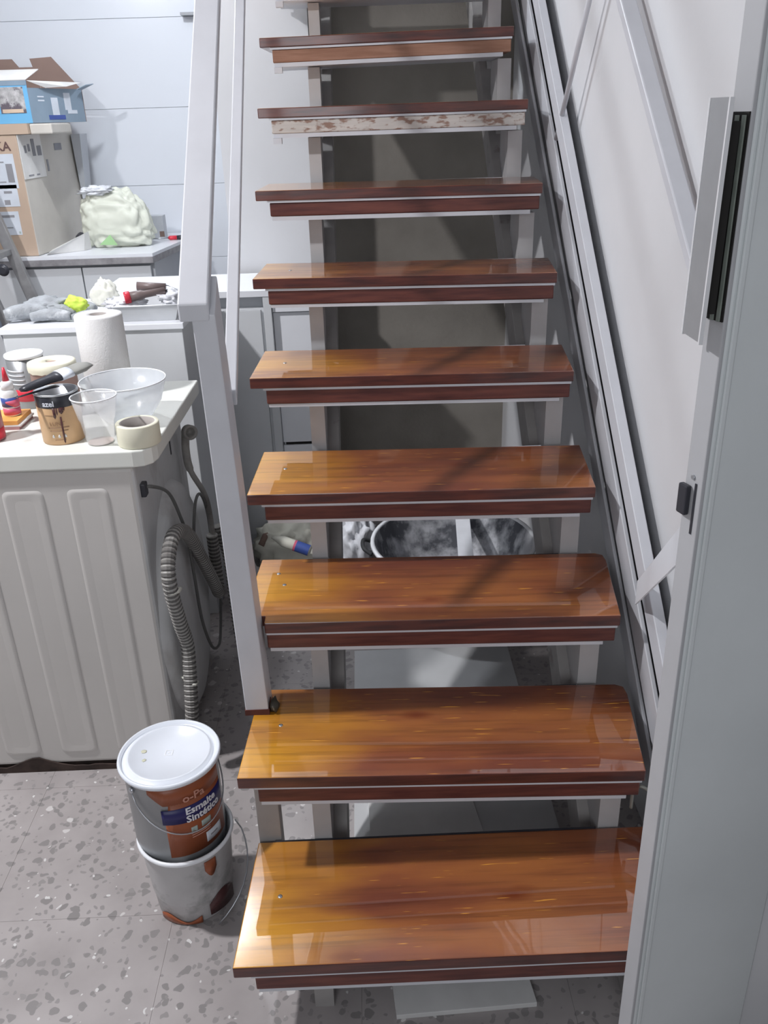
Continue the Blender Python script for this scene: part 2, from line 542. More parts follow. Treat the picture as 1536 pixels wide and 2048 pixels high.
def patch(c, r, pts_fn, a0, a1, n=14, proud=0.0008):
    """curved label: pts_fn(t) -> (zlo, zhi) for t in 0..1"""
    mb = MB()
    for i in range(n + 1):
        t = i / n; a = a0 + (a1 - a0) * t
        lo, hi = pts_fn(t)
        for rr in (r, r + proud):
            for z in (lo, hi):
                mb.v.append((c[0] + rr * math.cos(a), c[1] + rr * math.sin(a), z))
    for i in range(n):
        b = 4 * i
        mb.face([b + 2, b + 6, b + 7, b + 3], 0, True)
        mb.face([b + 0, b + 1, b + 5, b + 4], 0, True)
        mb.face([b + 1, b + 3, b + 7, b + 5]); mb.face([b + 0, b + 4, b + 6, b + 2])
    mb.face([0, 2, 3, 1]); b = 4 * n; mb.face([b, b + 1, b + 3, b + 2])
    return mb


def struct(mb, name, mats, parent=None, **k):
    return mb.build(name, mats, parent, kind='structure', **k)


R, G = 0.195, 0.23467      # rise and going of the flight

# ------------------------------------------------------------------ the room
fl = struct(MB().box(-3.2, 1.1, -2.6, 3.9, -0.08, -0.0012), 'floor', [TERR])
ts = 0.40
x = -2.92
tile_me = None
tiles = []
for i in range(10):
    for j in range(14):
        x0 = -2.98 + i * ts; y0 = -1.72 + j * ts
        if x0 > 0.9 or y0 > 3.6 or x0 < -2.2: continue
        if tile_me is None:
            o = MB().box(0.0003, ts - 0.0003, 0.0003, ts - 0.0003, -0.0012, 0).build('floor_tile', TERR, fl)
            tile_me = o.data
        else:
            o = bpy.data.objects.new('floor_tile', tile_me); COL.objects.link(o); o.parent = fl
        o.location = (x0, y0, 0)

struct(MB().box(0.888, 1.08, -0.02, 2.68, -0.08, 2.76), 'wall_right', [PLASTER])
struct(MB().box(-3.2, -3.1, -2.6, 3.9, -0.08, 2.76), 'wall_left', [mat('dim_paint', (0.30, 0.30, 0.31), 0.8)])
struct(MB().box(-3.2, 1.1, -2.7, -2.6, -0.08, 2.76), 'wall_front', [MATS['dim_paint']])
struct(MB().box(1.0, 1.1, -2.6, -0.03, -0.08, 2.76), 'wall_entrance', [MATS['dim_paint']])
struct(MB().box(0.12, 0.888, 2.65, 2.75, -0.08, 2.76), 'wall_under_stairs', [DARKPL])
struct(MB().box(-0.222, 0.12, 2.372, 3.76, -0.08, 2.76), 'wall_pier', [PLASTER])
struct(MB().box(-3.2, 1.1, -2.7, 3.9, 2.76, 2.86), 'ceiling', [CEIL])
wb = struct(MB().box(-3.1, -0.222, 3.762, 3.85, -0.08, 2.76), 'wall_back', [GROUT])
for i in range(2):
    for k, (z0, z1) in enumerate(((0.505, 0.870), (0.870, 1.239), (1.239, 1.602), (1.602, 1.996), (1.996, 2.36), (2.36, 2.74))):
        x0 = -3.42 + i * 1.6
        MB().box(max(-3.09, x0 + 0.001), min(x0 + 1.599, -0.223), 3.752, 3.764, z0 + 0.0008, z1 - 0.0008).build('wall_tile', TILEW, wb, bevel=0.001, bseg=1)

# ------------------------------------------------------------------ staircase
st = thing('staircase', 'open tread staircase of glossy varnished wooden boards on a grey and white steel frame', 'staircase', (0.4, 0.0, 0.0))
# left-top z, right-top z, left x, right x, depth
TR = {1: (0.190, 0.188, 0.000, 0.782, 0.284), 2: (0.4055, 0.3810, 0.000, 0.782, 0.275), 3: (0.6010, 0.584, -0.002, 0.782, 0.277), 4: (0.7852, 0.7724, 0.001, 0.776, 0.266),
      5: (0.982, 0.9718, -0.001, 0.769, 0.258), 6: (1.1716, 1.1619, -0.002, 0.769, 0.245), 7: (1.3616, 1.3581, -0.003, 0.769, 0.26), 8: (1.5623, 1.565, -0.003, 0.764, 0.262),
      9: (1.7536, 1.7651, -0.005, 0.756, 0.262), 10: (1.950, 1.955, -0.005, 0.752, 0.240)}


def slab(xl, xr, y0, y1, zl, zr, th, cut=0.0, notch=None, skew=0.0):
    """board with its own small tilt along x; optional cut back right corner"""
    def z(x, top): return zl + (zr - zl) * (x - xl) / (xr - xl) - (0 if top else th)
    ring = [(xl, y0), (xr, y0)] if not notch else [(notch[0], y0), (xr, y0)]
    xe = xr + skew * 0.9; xs = xl + skew * 0.4
    if cut:
        ring += [(xe - 0.004, y1 - cut * 1.6), (xe - cut * 0.25, y1 - cut * 0.4), (xe - cut, y1)]
    else:
        ring += [(xe, y1)]
    ring += [(xs, y1)]
    if notch: ring += [(xl, notch[1]), (notch[0], notch[1])]
    mb = MB()
    lo = [(x, y, z(x, 0)) for x, y in ring]; hi = [(x, y, z(x, 1)) for x, y in ring]
    b = 0; n = len(ring)
    mb.v = lo + hi
    mb.face(list(reversed(range(n))), 1); mb.face([n + i for i in range(n)], 0)
    for i in range(n):
        j = (i + 1) % n
        mb.face([i, j, n + j, n + i], 1)
    return mb


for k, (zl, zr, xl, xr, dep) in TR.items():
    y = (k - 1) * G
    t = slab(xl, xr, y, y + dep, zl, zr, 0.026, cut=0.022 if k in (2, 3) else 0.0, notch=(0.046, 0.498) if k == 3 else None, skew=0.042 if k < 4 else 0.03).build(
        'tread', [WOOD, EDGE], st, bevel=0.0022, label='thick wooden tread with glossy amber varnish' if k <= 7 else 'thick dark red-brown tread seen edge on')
    lm = EDGE2 if k <= 7 else (PLASE if k == 8 else TANE)
    ll = {8: 'board edge smeared with pale filler over red-brown wood', 9: 'bare tan board edge'}.get(k, 'darker and shorter board under the tread')
    cutx = 0.0
    l = slab(xl + 0.036 + (0.014 if k == 3 else 0), xr - 0.006, y + 0.006, y + dep - 0.035, zl - 0.0322, zr - 0.0322, 0.0345).build('lower_board', [lm, lm], st, bevel=0.0025, label=ll)
    # white steel tray: a thin plate between the boards, a lip below
    mb = slab(xl + (0.05 if k == 3 else 0.03), xr - 0.004, y + 0.003, y + dep - 0.01, zl - 0.0262, zr - 0.0262, 0.0057)
    sb = slab(xl + (0.055 if k == 3 else 0.040), xr - 0.03, y + 0.008, y + dep - 0.02, zl - 0.0672, zr - 0.0672, 0.008 if k < 7 else 0.011)
    o = len(mb.v); mb.v += sb.v; mb.f += [[i + o for i in f] for f in sb.f]; mb.m += sb.m; mb.s += sb.s
    mb.m = [0] * len(mb.m)
    mb.build('tread_tray', [WHITE_METAL], st)
    # thin dark flange at the back of the tread
    MB().box(xl + 0.05, xr - 0.07, y + dep + 0.0005, y + dep + 0.004, (zl + zr) / 2 - 0.07, min(zl, zr) + 0.001).build('rear_flange', BLACKP if k < 4 else WHITE_METAL, st)
    if k > 7:
        MB().box(xl + 0.038, xl + 0.062, y + 0.004, y + 0.03, zl - 0.094, zl - 0.0785).build('corner_lug', WHITE_METAL, st)
SCR = {1: [(0.072, 0.148)], 2: [(0.071, 0.388)], 3: [(0.059, 0.676), (0.076, 0.625)], 4: [(0.075, 0.853)], 5: [(0.073, 1.07)], 6: [(0.085, 1.29)]}
treads = [c for c in st.children if c.name.startswith('tread') and 'tray' not in c.name]
for k, L in SCR.items():
    zl, zr, xl, xr, dep = TR[k]
    par = treads[k - 1]
    for (sx, sy) in L:
        z = zl + (zr - zl) * (sx - xl) / (xr - xl)
        MB().lathe([(0.0045, -0.001), (0.0045, 0.0006), (0.0025, 0.0012)], (sx, sy, z), seg=12).build('screw', ZINC, par, label='small zinc screw head')


def stringer(x0, x1, clo, chi):
    k = 0.831; yt = 2.60
    ring = [(-chi / k, 0.001), (-clo / k, 0.001), (yt, k * yt + clo), (yt, k * yt + chi)]
    return MB().prism([(x0, y, z) for y, z in ring], [(x1, y, z) for y, z in ring]).build('stringer', GREY_STEEL, st, bevel=0.002)


for (x0, x1) in ((0.130, 0.198), (0.694, 0.762)):
    stringer(x0, x1, -0.26, -0.135)
    for k, (zl, zr, xl, xr, dep) in TR.items():
        y = (k - 1) * G
        zt = min(zl, zr) - 0.0765 - (0.004 if k >= 7 else 0)
        zt = (zl + (zr - zl) * (x0 / 0.78)) - 0.0765 - (0.004 if k >= 7 else 0.0)
        zb = max(0.0, 0.831 * (y + 0.055) - 0.14)
        if x0 < 0.4: xa, xb = x0 + 0.002, x0 + 0.038
        else: xa, xb = x0 + 0.024, x1 - 0.002
        mb = MB().box(xa, xb, y + 0.055, y + 0.062, zb, zt)
        # sloping web behind the upright
        mb.hexa([(xa, y + 0.062, zb), (xb, y + 0.062, zb), (xb, y + 0.2, 0.831 * (y + 0.2) - 0.137), (xa, y + 0.2, 0.831 * (y + 0.2) - 0.137),
                 (xa, y + 0.062, zt), (xb, y + 0.062, zt), (xb, y + 0.2, zt), (xa, y + 0.2, zt)])
        br = mb.build('bracket', GREY_STEEL if k == 1 else mat('light_grey_steel', (0.46, 0.45, 0.45), 0.5, var=0.08, vscale=12), st)
        if k in (2, 3, 4, 5, 6) and not (k == 5 and x0 < .4):
            # small dark square cut-out rim at the foot of the bracket
            cx = (xa + xb) / 2; w = 0.014; zz = zb + 0.030
            m2 = MB()
            for (a, b, c, d) in ((-w, w, 0.018, 0.024), (-w, w, -0.006, 0), (-w, -w + 0.005, 0, 0.018), (w - 0.005, w, 0, 0.018)):
                m2.box(cx + a, cx + b, y + 0.0520, y + 0.0549, zz + c, zz + d)
            m2.build('rust_mark', RUSTRED, br, label='red-brown primer square')

MB().box(0.018, 0.064, 0.292, 0.330, 0.0, 0.328).build('support_post', GREY_STEEL, st, label='short grey post under the second tread', bevel=0.002)

# ------------------------------------------------------------------ railings
lr = thing('stair_railing', 'white steel railing at the open left side with wide sloping handrail and foot post', 'railing', (0.02, 0.44, 0.40))
sloped(-0.040, 0.012, 0.437, -0.083, -0.031, 2.36, 0.862, 0.893, k=0.831).build('handrail', WHITE_METAL, lr, bevel=0.003)
np_ = MB().hexa([(-0.004, 0.424, 0.404), (0.044, 0.424, 0.403), (0.044, 0.492, 0.403), (-0.004, 0.492, 0.404),
                 (-0.019, 0.440, 1.236), (0.021, 0.440, 1.236), (0.021, 0.506, 1.290), (-0.019, 0.506, 1.290)]).build('newel_post', WHITE_METAL, lr, bevel=0.002)
MB().box(-0.0055, 0.0455, 0.4225, 0.4655, 0.4045, 0.418).build('scorched_foot', RUSTRED, np_, label='scorched red-brown weld at the post foot')
lump((0.055, 0.44, 0.415), (0.010, 0.016, 0.016), 0.4, sub=2, seed=3).build('weld_bead', mat('black_weld', (0.04, 0.035, 0.025), 0.5, stain=(0.3, 0.27, 0.2), stain_scale=60), np_, label='dark weld bead beside the post foot')
sloped(0.011, 0.034, 0.500, -0.026, -0.002, 2.36, 0.640, 0.664).build('middle_rail', WHITE_METAL, lr, bevel=0.002)
for yb in (1.62, 2.10):
    MB().tube([(0.0 - 0.02, yb, 0.831 * yb + 0.65), (-0.03, yb - 0.10, 0.831 * yb + 0.65 + 0.16)], 0.006).build('baluster_rod', WHITE_METAL, lr)

rr = thing('wall_side_railing', 'white railing beside the right wall with box handrail and three parallel sloping bars', 'railing', (0.80, 0.3, 0.45))
sloped(0.846, 0.880, 0.30, 0.808, 0.842, 2.45, 0.862, 0.892).build('handrail', WHITE_METAL, rr, bevel=0.003)
for (c0, c1, xa, xb, w) in ((-0.072, -0.002, 0.838, 0.816, 0.008), (0.032, 0.122, 0.838, 0.829, 0.010), (0.168, 0.234, 0.838, 0.831, 0.024)):
    sloped(xa, xa + w, 0.310, xb, xb + w, 2.60, c0, c1).build('sloping_bar', WHITE_METAL, rr, bevel=0.002)
sloped(0.850, 0.852, 0.345, 0.830, 0.832, 2.60, -0.019, 0.052).build('groove_shade_strip', mat('groove_shade_grey', (0.22, 0.22, 0.225), 0.7), rr, label='grey strip standing in for shade in the groove between the lower bars')  # shade of the gap painted as a grey strip
sloped(0.852, 0.854, 0.345, 0.845, 0.847, 2.60, 0.096, 0.188).build('groove_shade_strip', mat('groove_shade_dark', (0.07, 0.07, 0.072), 0.7), rr, label='dark strip standing in for shade in the groove between the upper bars')  # deeper shade of the upper gap painted as a near-black strip
for yb in (1.60, 2.20):
    MB().tube([(0.840, yb, 0.831 * yb + 0.13), (0.851, yb - 0.36, 0.831 * (yb - 0.36) + 0.872)], 0.0066).build('baluster_rod', WHITE_METAL, rr)
# white flat strap from the bars towards the door
a = Vector((0.826, 0.520, 0.635)); b = Vector((0.672, -0.050, 1.052)); d = (b - a).normalized()
upv = Vector((0, 0.1, -1)); wv = (upv - d * upv.dot(d)).normalized() * 0.050; nv = d.cross(wv).normalized() * 0.003
q = [a, a + wv, a + wv + nv, a + nv]; p2 = [p + (b - a) for p in q]
sp = MB().prism([tuple(p) for p in q], [tuple(p) for p in p2]).build('flat_strap', LAMI2, rr, label='bright white flat strap')
MB().box(0.832, 0.848, 0.290, 0.310, 0.23, 0.36).build('end_stub', WHITE_METAL, rr)

# ------------------------------------------------------------------ door in the right foreground
door = bpy.data.objects.new('door_1', None); COL.objects.link(door); door.location = (0.655, -0.10, 0.0); door['kind'] = 'structure'
ang = math.radians(17)
Md = Matrix.Translation((0.657, -0.10, 0.0)) @ Matrix.Rotation(math.radians(-0.42), 4, 'Y') @ Matrix.Rotation(ang, 4, 'Z')
Md0 = Md
# leaf local frame: x along the leaf, -y towards the camera
MB().box(0.006, 0.240, -0.026, 0.0, 0.004, 2.05, M=Md).build('door_leaf', DOORM, door, bevel=0.004)
MB().box(0.0, 0.0055, -0.028, 0.002, 0.004, 2.05, M=Md).build('door_edge_strip', DOORE, door, bevel=0.0015, label='pale metal strip along the door edge')
MB().box(0.012, 0.020, -0.0295, -0.0262, 0.004, 2.05, M=Md).build('face_bead', DOORM, door, bevel=0.002)
# long pull profile on the edge
hp = MB().box(0.622, 0.6255, -0.148, -0.102, 1.310, 1.541).build('pull_plate', mat('grey_anodised', (0.32, 0.325, 0.335), 0.4, metal=0.2), door, label='long upright grey pull plate')
MB().box(0.6215, 0.6258, -0.1515, -0.1482, 1.308, 1.541).build('plate_flange', DOORW, hp)
MB().box(0.6215, 0.625, -0.1018, -0.0985, 1.308, 1.541).build('plate_flange', DOORW, hp)
MB().box(0.6265, 0.643, -0.130, -0.104, 1.335, 1.520).build('gap_shade_block', BLACK, door, label='black block standing in for the shaded gap behind the pull plate')  # black fill painting the shade between plate and door edge
MB().box(-0.0022, -0.0002, -0.027, -0.001, 1.325, 1.528, M=Md).build('recess_shade_plate', BLACK, door, label='black plate standing in for the shade of a recess in the door edge')  # flat black plate painting the shade of a deep cut-out
for i in range(2):
    MB().box(-0.0040, -0.0023, -0.0245 + i * 0.010, -0.0190 + i * 0.010, 1.325, 1.525, M=Md).build('recess_rib', GREENG, door, bevel=0.0005)
# latch and strike
lt = MB().box(-0.008, -0.0005, -0.012, 0.004, 1.092, 1.130, M=Md).build('latch_block', BLACKP, door, bevel=0.002, label='black latch block')
MB().box(-0.0012, -0.0002, -0.020, -0.017, 1.070, 1.135, M=Md).build('strike_slot', BLACKP, door, label='thin dark slot in the door edge')
MB().lathe([(0.003, 0), (0.003, 0.0015)], Md @ Vector((-0.0002, -0.012, 1.141)), seg=10, axis=(-1, -0.35, 0)).build('edge_screw', ZINC, door)

# cable stub with white plug on the right wall
cb = thing('wall_cable', 'dusty pink cable stub with a white plug hanging on the right wall', 'cable', (0.93, 0.60, 0.60))
MB().tube(spline([(0.887, 0.62, 0.642), (0.878, 0.595, 0.648), (0.868, 0.585, 0.625), (0.875, 0.59, 0.595)]), 0.0042).build('cable', PIPEC, cb)
MB().tube([(0.887, 0.57, 0.592), (0.862, 0.585, 0.595)], 0.0085).build('plug', RIMP, cb)
hk = MB().tube(spline([(0.772, 0.262, 0.262), (0.772, 0.262, 0.300), (0.777, 0.256, 0.322), (0.786, 0.250, 0.326), (0.80, 0.245, 0.318)]), 0.0035).build(
    'wire_hook', mat('grey_wire', (0.30, 0.31, 0.28), 0.4, metal=0.4), None, label='bent grey wire hook at the right end of the second tread', cat='hook')

# ------------------------------------------------------------------ things on the floor under and beside the stairs
MB().hexa([(0.285, 0.022, 0.0), (0.551, 0.034, 0.0), (0.533, 0.20, 0.0), (0.270, 0.20, 0.0),
           (0.285, 0.022, 0.012), (0.551, 0.034, 0.012), (0.533, 0.20, 0.012), (0.270, 0.20, 0.012)]).build(
    'floor_board', BOARDW, None, bevel=0.001, label='white board lying on the floor below the lowest tread', cat='board')
MB().hexa([(0.245, 0.40, 0.0034), (0.515, 0.40, 0.0034), (0.490, 0.60, 0.0034), (0.240, 0.57, 0.0034),
           (0.245, 0.40, 0.013), (0.515, 0.40, 0.013), (0.490, 0.60, 0.013), (0.240, 0.57, 0.013)]).build(
    'floor_board', BOARDW, None, bevel=0.001, label='pale board on the floor seen between the two lowest treads', cat='board')
MB().hexa([(0.820, 1.27, 0.0), (0.833, 1.27, 0.0), (0.833, 1.40, 0.0), (0.820, 1.40, 0.0),
           (0.873, 1.27, 0.42), (0.886, 1.27, 0.42), (0.886, 1.40, 0.42), (0.873, 1.40, 0.42)]).build(
    'leaning_panel', BOARDW, None, label='narrow white panel leaning against the right wall below the stairs', cat='panel')

MB().box(0.205, 0.688, 0.37, 1.235, 0.0002, 0.0032).build('floor_sheet', mat('pale_floor_sheet', (0.56, 0.57, 0.575), 0.35, var=0.05), None,
    label='pale grey protective sheet spread on the floor under the stairs', cat='sheet')
tub = thing('mixing_tub', 'round black rubber tub smeared with grey plaster standing behind the stairs', 'tub', (0.545, 1.52, 0.0))
MB().lathe([(0.20, 0.0), (0.215, 0.02), (0.262, 0.20), (0.272, 0.238)], (0.545, 1.52, 0), seg=56, cap1=False).build('tub_body', TUBB, tub)
MB().lathe([(0.002, 0.020), (0.19, 0.021), (0.207, 0.035), (0.252, 0.20), (0.264, 0.238)], (0.545, 1.52, 0), seg=56, cap0=False, cap1=False).build('plastered_inside', TUBI, tub, label='plaster-smeared grey inside')
MB().lathe([(0.264, 0.236), (0.264, 0.244), (0.276, 0.244), (0.278, 0.236), (0.272, 0.232)], (0.545, 1.52, 0), seg=56, cap0=False, cap1=False).build('rim', RIMP, tub, label='white smeared rim')
for s in (-1, 1):
    MB().tube(spline([(0.545 + s * 0.273, 1.47, 0.22), (0.545 + s * 0.300, 1.49, 0.235), (0.545 + s * 0.300, 1.55, 0.235), (0.545 + s * 0.273, 1.57, 0.22)]), 0.007).build('tub_handle', TUBB, tub)
MB().hexa([(0.55, 1.33, 0.16), (0.60, 1.32, 0.16), (0.60, 1.325, 0.17), (0.55, 1.335, 0.17),
           (0.575, 1.765, 0.262), (0.625, 1.765, 0.262), (0.625, 1.770, 0.272), (0.575, 1.770, 0.272)]).build(
    'stirring_stick', SACKW, None, bevel=0.001, label='flat white stick resting in the plastered tub', cat='stick')
sk = thing('paper_sack', 'crumpled cream paper sack on the floor behind the left stringer', 'sack', (-0.03, 1.86, 0.0))
lump((-0.03, 1.845, 0.062), (0.135, 0.10, 0.125), 0.30, 2.5, 4, 11, flat=0.49, crease=0.35).build('sack_body', SACKC, sk)
MB().tube([(-0.135, 1.775, 0.115), (-0.12, 1.80, 0.14), (-0.10, 1.84, 0.15)], 0.012).build('torn_fold', KRAFTD, sk, label='dark torn fold')
tb = thing('sealant_tube', 'white sealant tube with a blue label lying on the cream sack', 'tube', (0.0, 1.70, 0.12))
d = Vector((0.124, -0.03, -0.040)).normalized(); c0 = Vector((-0.088, 1.730, 0.170))
MB().lathe([(0.004, 0), (0.010, 0.02), (0.020, 0.045), (0.020, 0.15)], c0, axis=d, seg=20).build('tube_body', SACKC, tb)
MB().lathe([(0.0205, 0.088), (0.0205, 0.096)], c0, axis=d, seg=20, cap0=False, cap1=False).build('pink_ring', PINKL, tb)
MB().lathe([(0.0207, 0.096), (0.0207, 0.146)], c0, axis=d, seg=20, cap0=False, cap1=False).build('blue_label', BLUEL, tb)
w2 = thing('cement_sack', 'shiny white crinkled plastic sack beside the plastered tub', 'sack', (0.19, 1.72, 0.0))
lump((0.215, 1.90, 0.06), (0.072, 0.115, 0.14), 0.28, 2.8, 4, 5, flat=0.42, crease=0.5).build('sack_body', SACKW, w2)
lump((0.235, 1.97, 0.175), (0.050, 0.03, 0.022), 0.3, 2, 3, 6).build('blue_seam', BLUEL, w2)
gb = lump((-0.165, 1.60, 0.050), (0.06, 0.07, 0.085), 0.25, 2.4, 3, 21, flat=0.58, crease=0.3).build('plastic_bundle', mat('grey_film', (0.40, 0.40, 0.42), 0.35), None,
    label='small grey plastic bundle on the floor in front of the white cabinet', cat='bundle')

# paint cans
LOWC = (-0.142, 0.333)
c2 = thing('paint_can', 'lower paint can, open and smeared with white paint, standing on the terrazzo floor', 'paint can', (LOWC[0], LOWC[1], 0), 'stacked paint cans')
MB().lathe([(0.078, 0.0), (0.080, 0.003), (0.0835, 0.052), (0.0850, 0.055), (0.0855, 0.058), (0.094, 0.185)], (*LOWC, 0), seg=56, cap1=False).build('can_body', TIN, c2)
MB().lathe([(0.098, 0.182), (0.1005, 0.187), (0.0985, 0.192), (0.0945, 0.192), (0.0925, 0.185), (0.0790, 0.01)], (*LOWC, 0), seg=56, cap0=False, cap1=False).build('can_rim', RIMP, c2, label='white paint-covered rim')
patch(LOWC, 0.0828, lambda t: (0.003, 0.016 + 0.008 * math.sin(t * 7)), math.radians(-135), math.radians(-70), 20, 0.0016).build('brown_spill', LABEL, c2, label='red-brown spill round the foot')
patch(LOWC, 0.0868, lambda t: (0.018 - 0.006 * t, 0.046 + 0.022 * math.sin(t * 3.1)), math.radians(-58), math.radians(-12), 16, 0.0016).build('dark_spill', DRIP, c2, label='dark brown spill on the side')
patch(LOWC, 0.0935, lambda t: (0.150 - 0.02 * math.sin(3.1 * t), 0.172), math.radians(-58), math.radians(-42), 8, 0.0016).build('brown_spot', LABEL, c2)
hang = [(LOWC[0] + 0.098 * math.cos(a), LOWC[1] + 0.098 * math.sin(a), 0.150 - 0.12 * math.sin(math.pi * t)) for t in [i / 16 for i in range(17)] for a in [math.radians(-85 + 115 * t)]]
MB().tube([(LOWC[0] + 0.108 * math.cos(math.radians(30)), LOWC[1] + 0.108 * math.sin(math.radians(30)), 0.155)] +
          [(LOWC[0] + (0.112 + 0.012 * math.sin(math.pi * t)) * math.cos(math.radians(30 - 85 * t)), LOWC[1] + (0.112 + 0.012 * math.sin(math.pi * t)) * math.sin(math.radians(30 - 85 * t)), 0.155 - 0.145 * t) for t in [i / 10 for i in range(1, 11)]],
         0.0016, 6).build('wire_handle', ZINC, c2)

UPC = (-0.152, 0.343)
c1 = thing('paint_can', 'upper paint can with pale tin lid, terracotta label and blue band, stacked on the other', 'paint can', (UPC[0], UPC[1], 0.193), 'stacked paint cans')
MB().lathe([(0.0855, 0.150), (0.088, 0.152), (0.0925, 0.195), (0.0925, 0.372), (0.0945, 0.376)], (*UPC, 0), seg=64).build('can_body', GREYTIN, c1)
MB().lathe([(0.0945, 0.372), (0.1015, 0.376), (0.1025, 0.381), (0.1005, 0.3855), (0.0965, 0.3855), (0.0950, 0.379), (0.087, 0.378), (0.0835, 0.3855), (0.0790, 0.3855), (0.0770, 0.3825), (0.0005, 0.3825)],
           (*UPC, 0), seg=64, cap0=False, cap1=False).build('lid', LID, c1, label='pale blue-white tin lid with raised rings')
mb = MB()
for (a, b_, c_, d_) in ((-0.008, 0.008, 0.006, 0.008), (-0.008, 0.008, -0.008, -0.006), (-0.008, -0.006, -0.006, 0.006), (0.006, 0.008, -0.006, 0.006), (-0.002, 0.002, -0.002, 0.002)):
    mb.box(UPC[0] + a, UPC[0] + b_, UPC[1] + c_, UPC[1] + d_, 0.3824, 0.3832)
mb.build('lid_square', RIMP, c1, label='small white square mark on the lid')
for (sx, sy, s_) in ((-0.052, 0.006, 0.0060), (-0.046, -0.020, 0.0045)):
    lump((UPC[0] + sx, UPC[1] + sy, 0.3830), (s_, s_ * 0.9, 0.0006), 0.3, sub=2, seed=sx * 100).build('paint_spot', mat('cream_spot', (0.55, 0.55, 0.42), 0.5), c1)
A0, A1 = math.radians(-93), math.radians(-5)
patch(UPC, 0.0926, lambda t: (0.194, 0.330 if t > 0.06 else 0.29), math.radians(-91), A1, 26).build('label_panel', LABEL, c1, label='terracotta paper label')
patch(UPC, 0.0926, lambda t: (0.329 + 0.028 * max(0, 1 - t * 6), 0.371), math.radians(-108), A1, 30).build('label_top', LABEL, c1, label='upper part of the terracotta label')
patch(UPC, 0.0935, lambda t: (0.272 + (0.010 * (1 - t)), 0.318), math.radians(-94), A1, 26).build('blue_band', BLUEB, c1, label='dark blue band across the label')
text_on('Esmalte', 0.023, cyl_map(UPC, 0.0945, math.radians(-66), 0.299), 'lettering', PRINTW, c1, 'white lettering Esmalte', 0.0006)
text_on('Sintético', 0.023, cyl_map(UPC, 0.0945, math.radians(-66), 0.279), 'lettering', PRINTW, c1, 'white lettering Sintético', 0.0006)
text_on('o-Pa', 0.026, cyl_map(UPC, 0.0937, math.radians(-67), 0.330), 'lettering', PRINTP, c1, 'pale lettering near the top', 0.0004)
patch(UPC, 0.0937, lambda t: (0.252 - 0.007 * abs(2 * t - 1), 0.262), math.radians(-62), math.radians(-54), 6, 0.0006).build('green_mark', PRINTG, c1)
patch(UPC, 0.0937, lambda t: (0.252, 0.266), math.radians(-48), math.radians(-34), 6, 0.0006).build('green_mark', PRINTG, c1)
for z in (0.241, 0.235):
    patch(UPC, 0.0937, lambda t, z=z: (z, z + 0.0022), math.radians(-62), math.radians(-36), 6, 0.0006).build('small_print_line', PRINTP, c1)
patch(UPC, 0.0937, lambda t: (0.205, 0.230), math.radians(-44), math.radians(-18), 8, 0.0006).build('white_panel', PAPER, c1)
patch(UPC, 0.0944, lambda t: (0.216, 0.219), math.radians(-38), math.radians(-26), 6, 0.0006).build('small_print_line', INK, c1)
ha, hb = math.radians(-133), math.radians(-133 + 165)
MB().tube([(UPC[0] + (0.0955 + 0.004 * math.sin(math.pi * t)) * math.cos(ha + (hb - ha) * t), UPC[1] + (0.0955 + 0.004 * math.sin(math.pi * t)) * math.sin(ha + (hb - ha) * t), 0.352 - 0.100 * math.sin(math.pi * t) ** 0.6) for t in [i / 28 for i in range(29)]],
          0.0015, 6).build('wire_handle', ZINC, c1, label='thin wire handle hanging down')
MB().lathe([(0.007, 0), (0.007, 0.003), (0.004, 0.006)], (UPC[0] + 0.092 * math.cos(ha), UPC[1] + 0.092 * math.sin(ha), 0.352), axis=(math.cos(ha), math.sin(ha), 0), seg=16).build('handle_boss', ZINC, c1)

# ------------------------------------------------------------------ washing machine (its ribbed side towards the camera, back to the right)
wm = thing('washing_machine', 'old cream washing machine with ribbed side panel, rusty base and hoses on its back', 'washing machine', (-0.65, 1.0, 0))
XB, YF, YK = -0.250, 0.742, 1.268
MB().box(-1.06, XB, YF + 0.004, YK, 0.02, 0.846, front=0, side=1).build('body', [APPL, APPLBACK], wm, bevel=0.012, bseg=3)
# pressed panels on the side: three long recesses with raised edges
for (xa, xb, xa2, xb2) in ((-0.640, -0.548, -0.770, -0.640), (-0.549, -0.464, -0.603, -0.500), (-0.410, -0.318, -0.462, -0.372)):
    pass
for i, cx in enumerate((-0.360, -0.505, -0.650, -0.795, -0.940)):
    z0, z1, w = 0.055, 0.797, 0.046
    outer = []
    for (px, pz, q) in ((w, z0, 0), (w, z1, 1), (-w, z1, 2), (-w, z0, 3)):
        rr_ = 0.014
        cxx = cx + (px - math.copysign(rr_, px)); czz = pz + (rr_ if pz == z0 else -rr_)
        st_ = {0: -90, 1: 0, 2: 90, 3: 180}[q]
        for s_ in range(5):
            a = math.radians(st_ + 90 * s_ / 4)
            outer.append((cxx + rr_ * math.cos(a), czz + rr_ * math.sin(a)))
    mb = MB(); n_ = len(outer)
    cxm, czm = cx, (z0 + z1) / 2
    rings = []
    for (ins, yy) in ((0.0, YF + 0.0036), (0.004, YF + 0.0016), (0.009, YF + 0.0014), (0.024, YF + 0.0034)):
        rings.append([(x + (ins if x < cxm else -ins), yy, z + (ins if z < czm else -ins)) for x, z in outer])
    for r_ in rings: mb.v += r_
    for k_ in range(3):
        for a in range(n_):
            b_ = (a + 1) % n_
            mb.face([k_ * n_ + a, k_ * n_ + b_, (k_ + 1) * n_ + b_, (k_ + 1) * n_ + a], 0, True)
    mb.face([3 * n_ + a for a in range(n_)])
    mb.build('pressed_rib', APPL, wm, label='long pressed oval rib in the side panel')
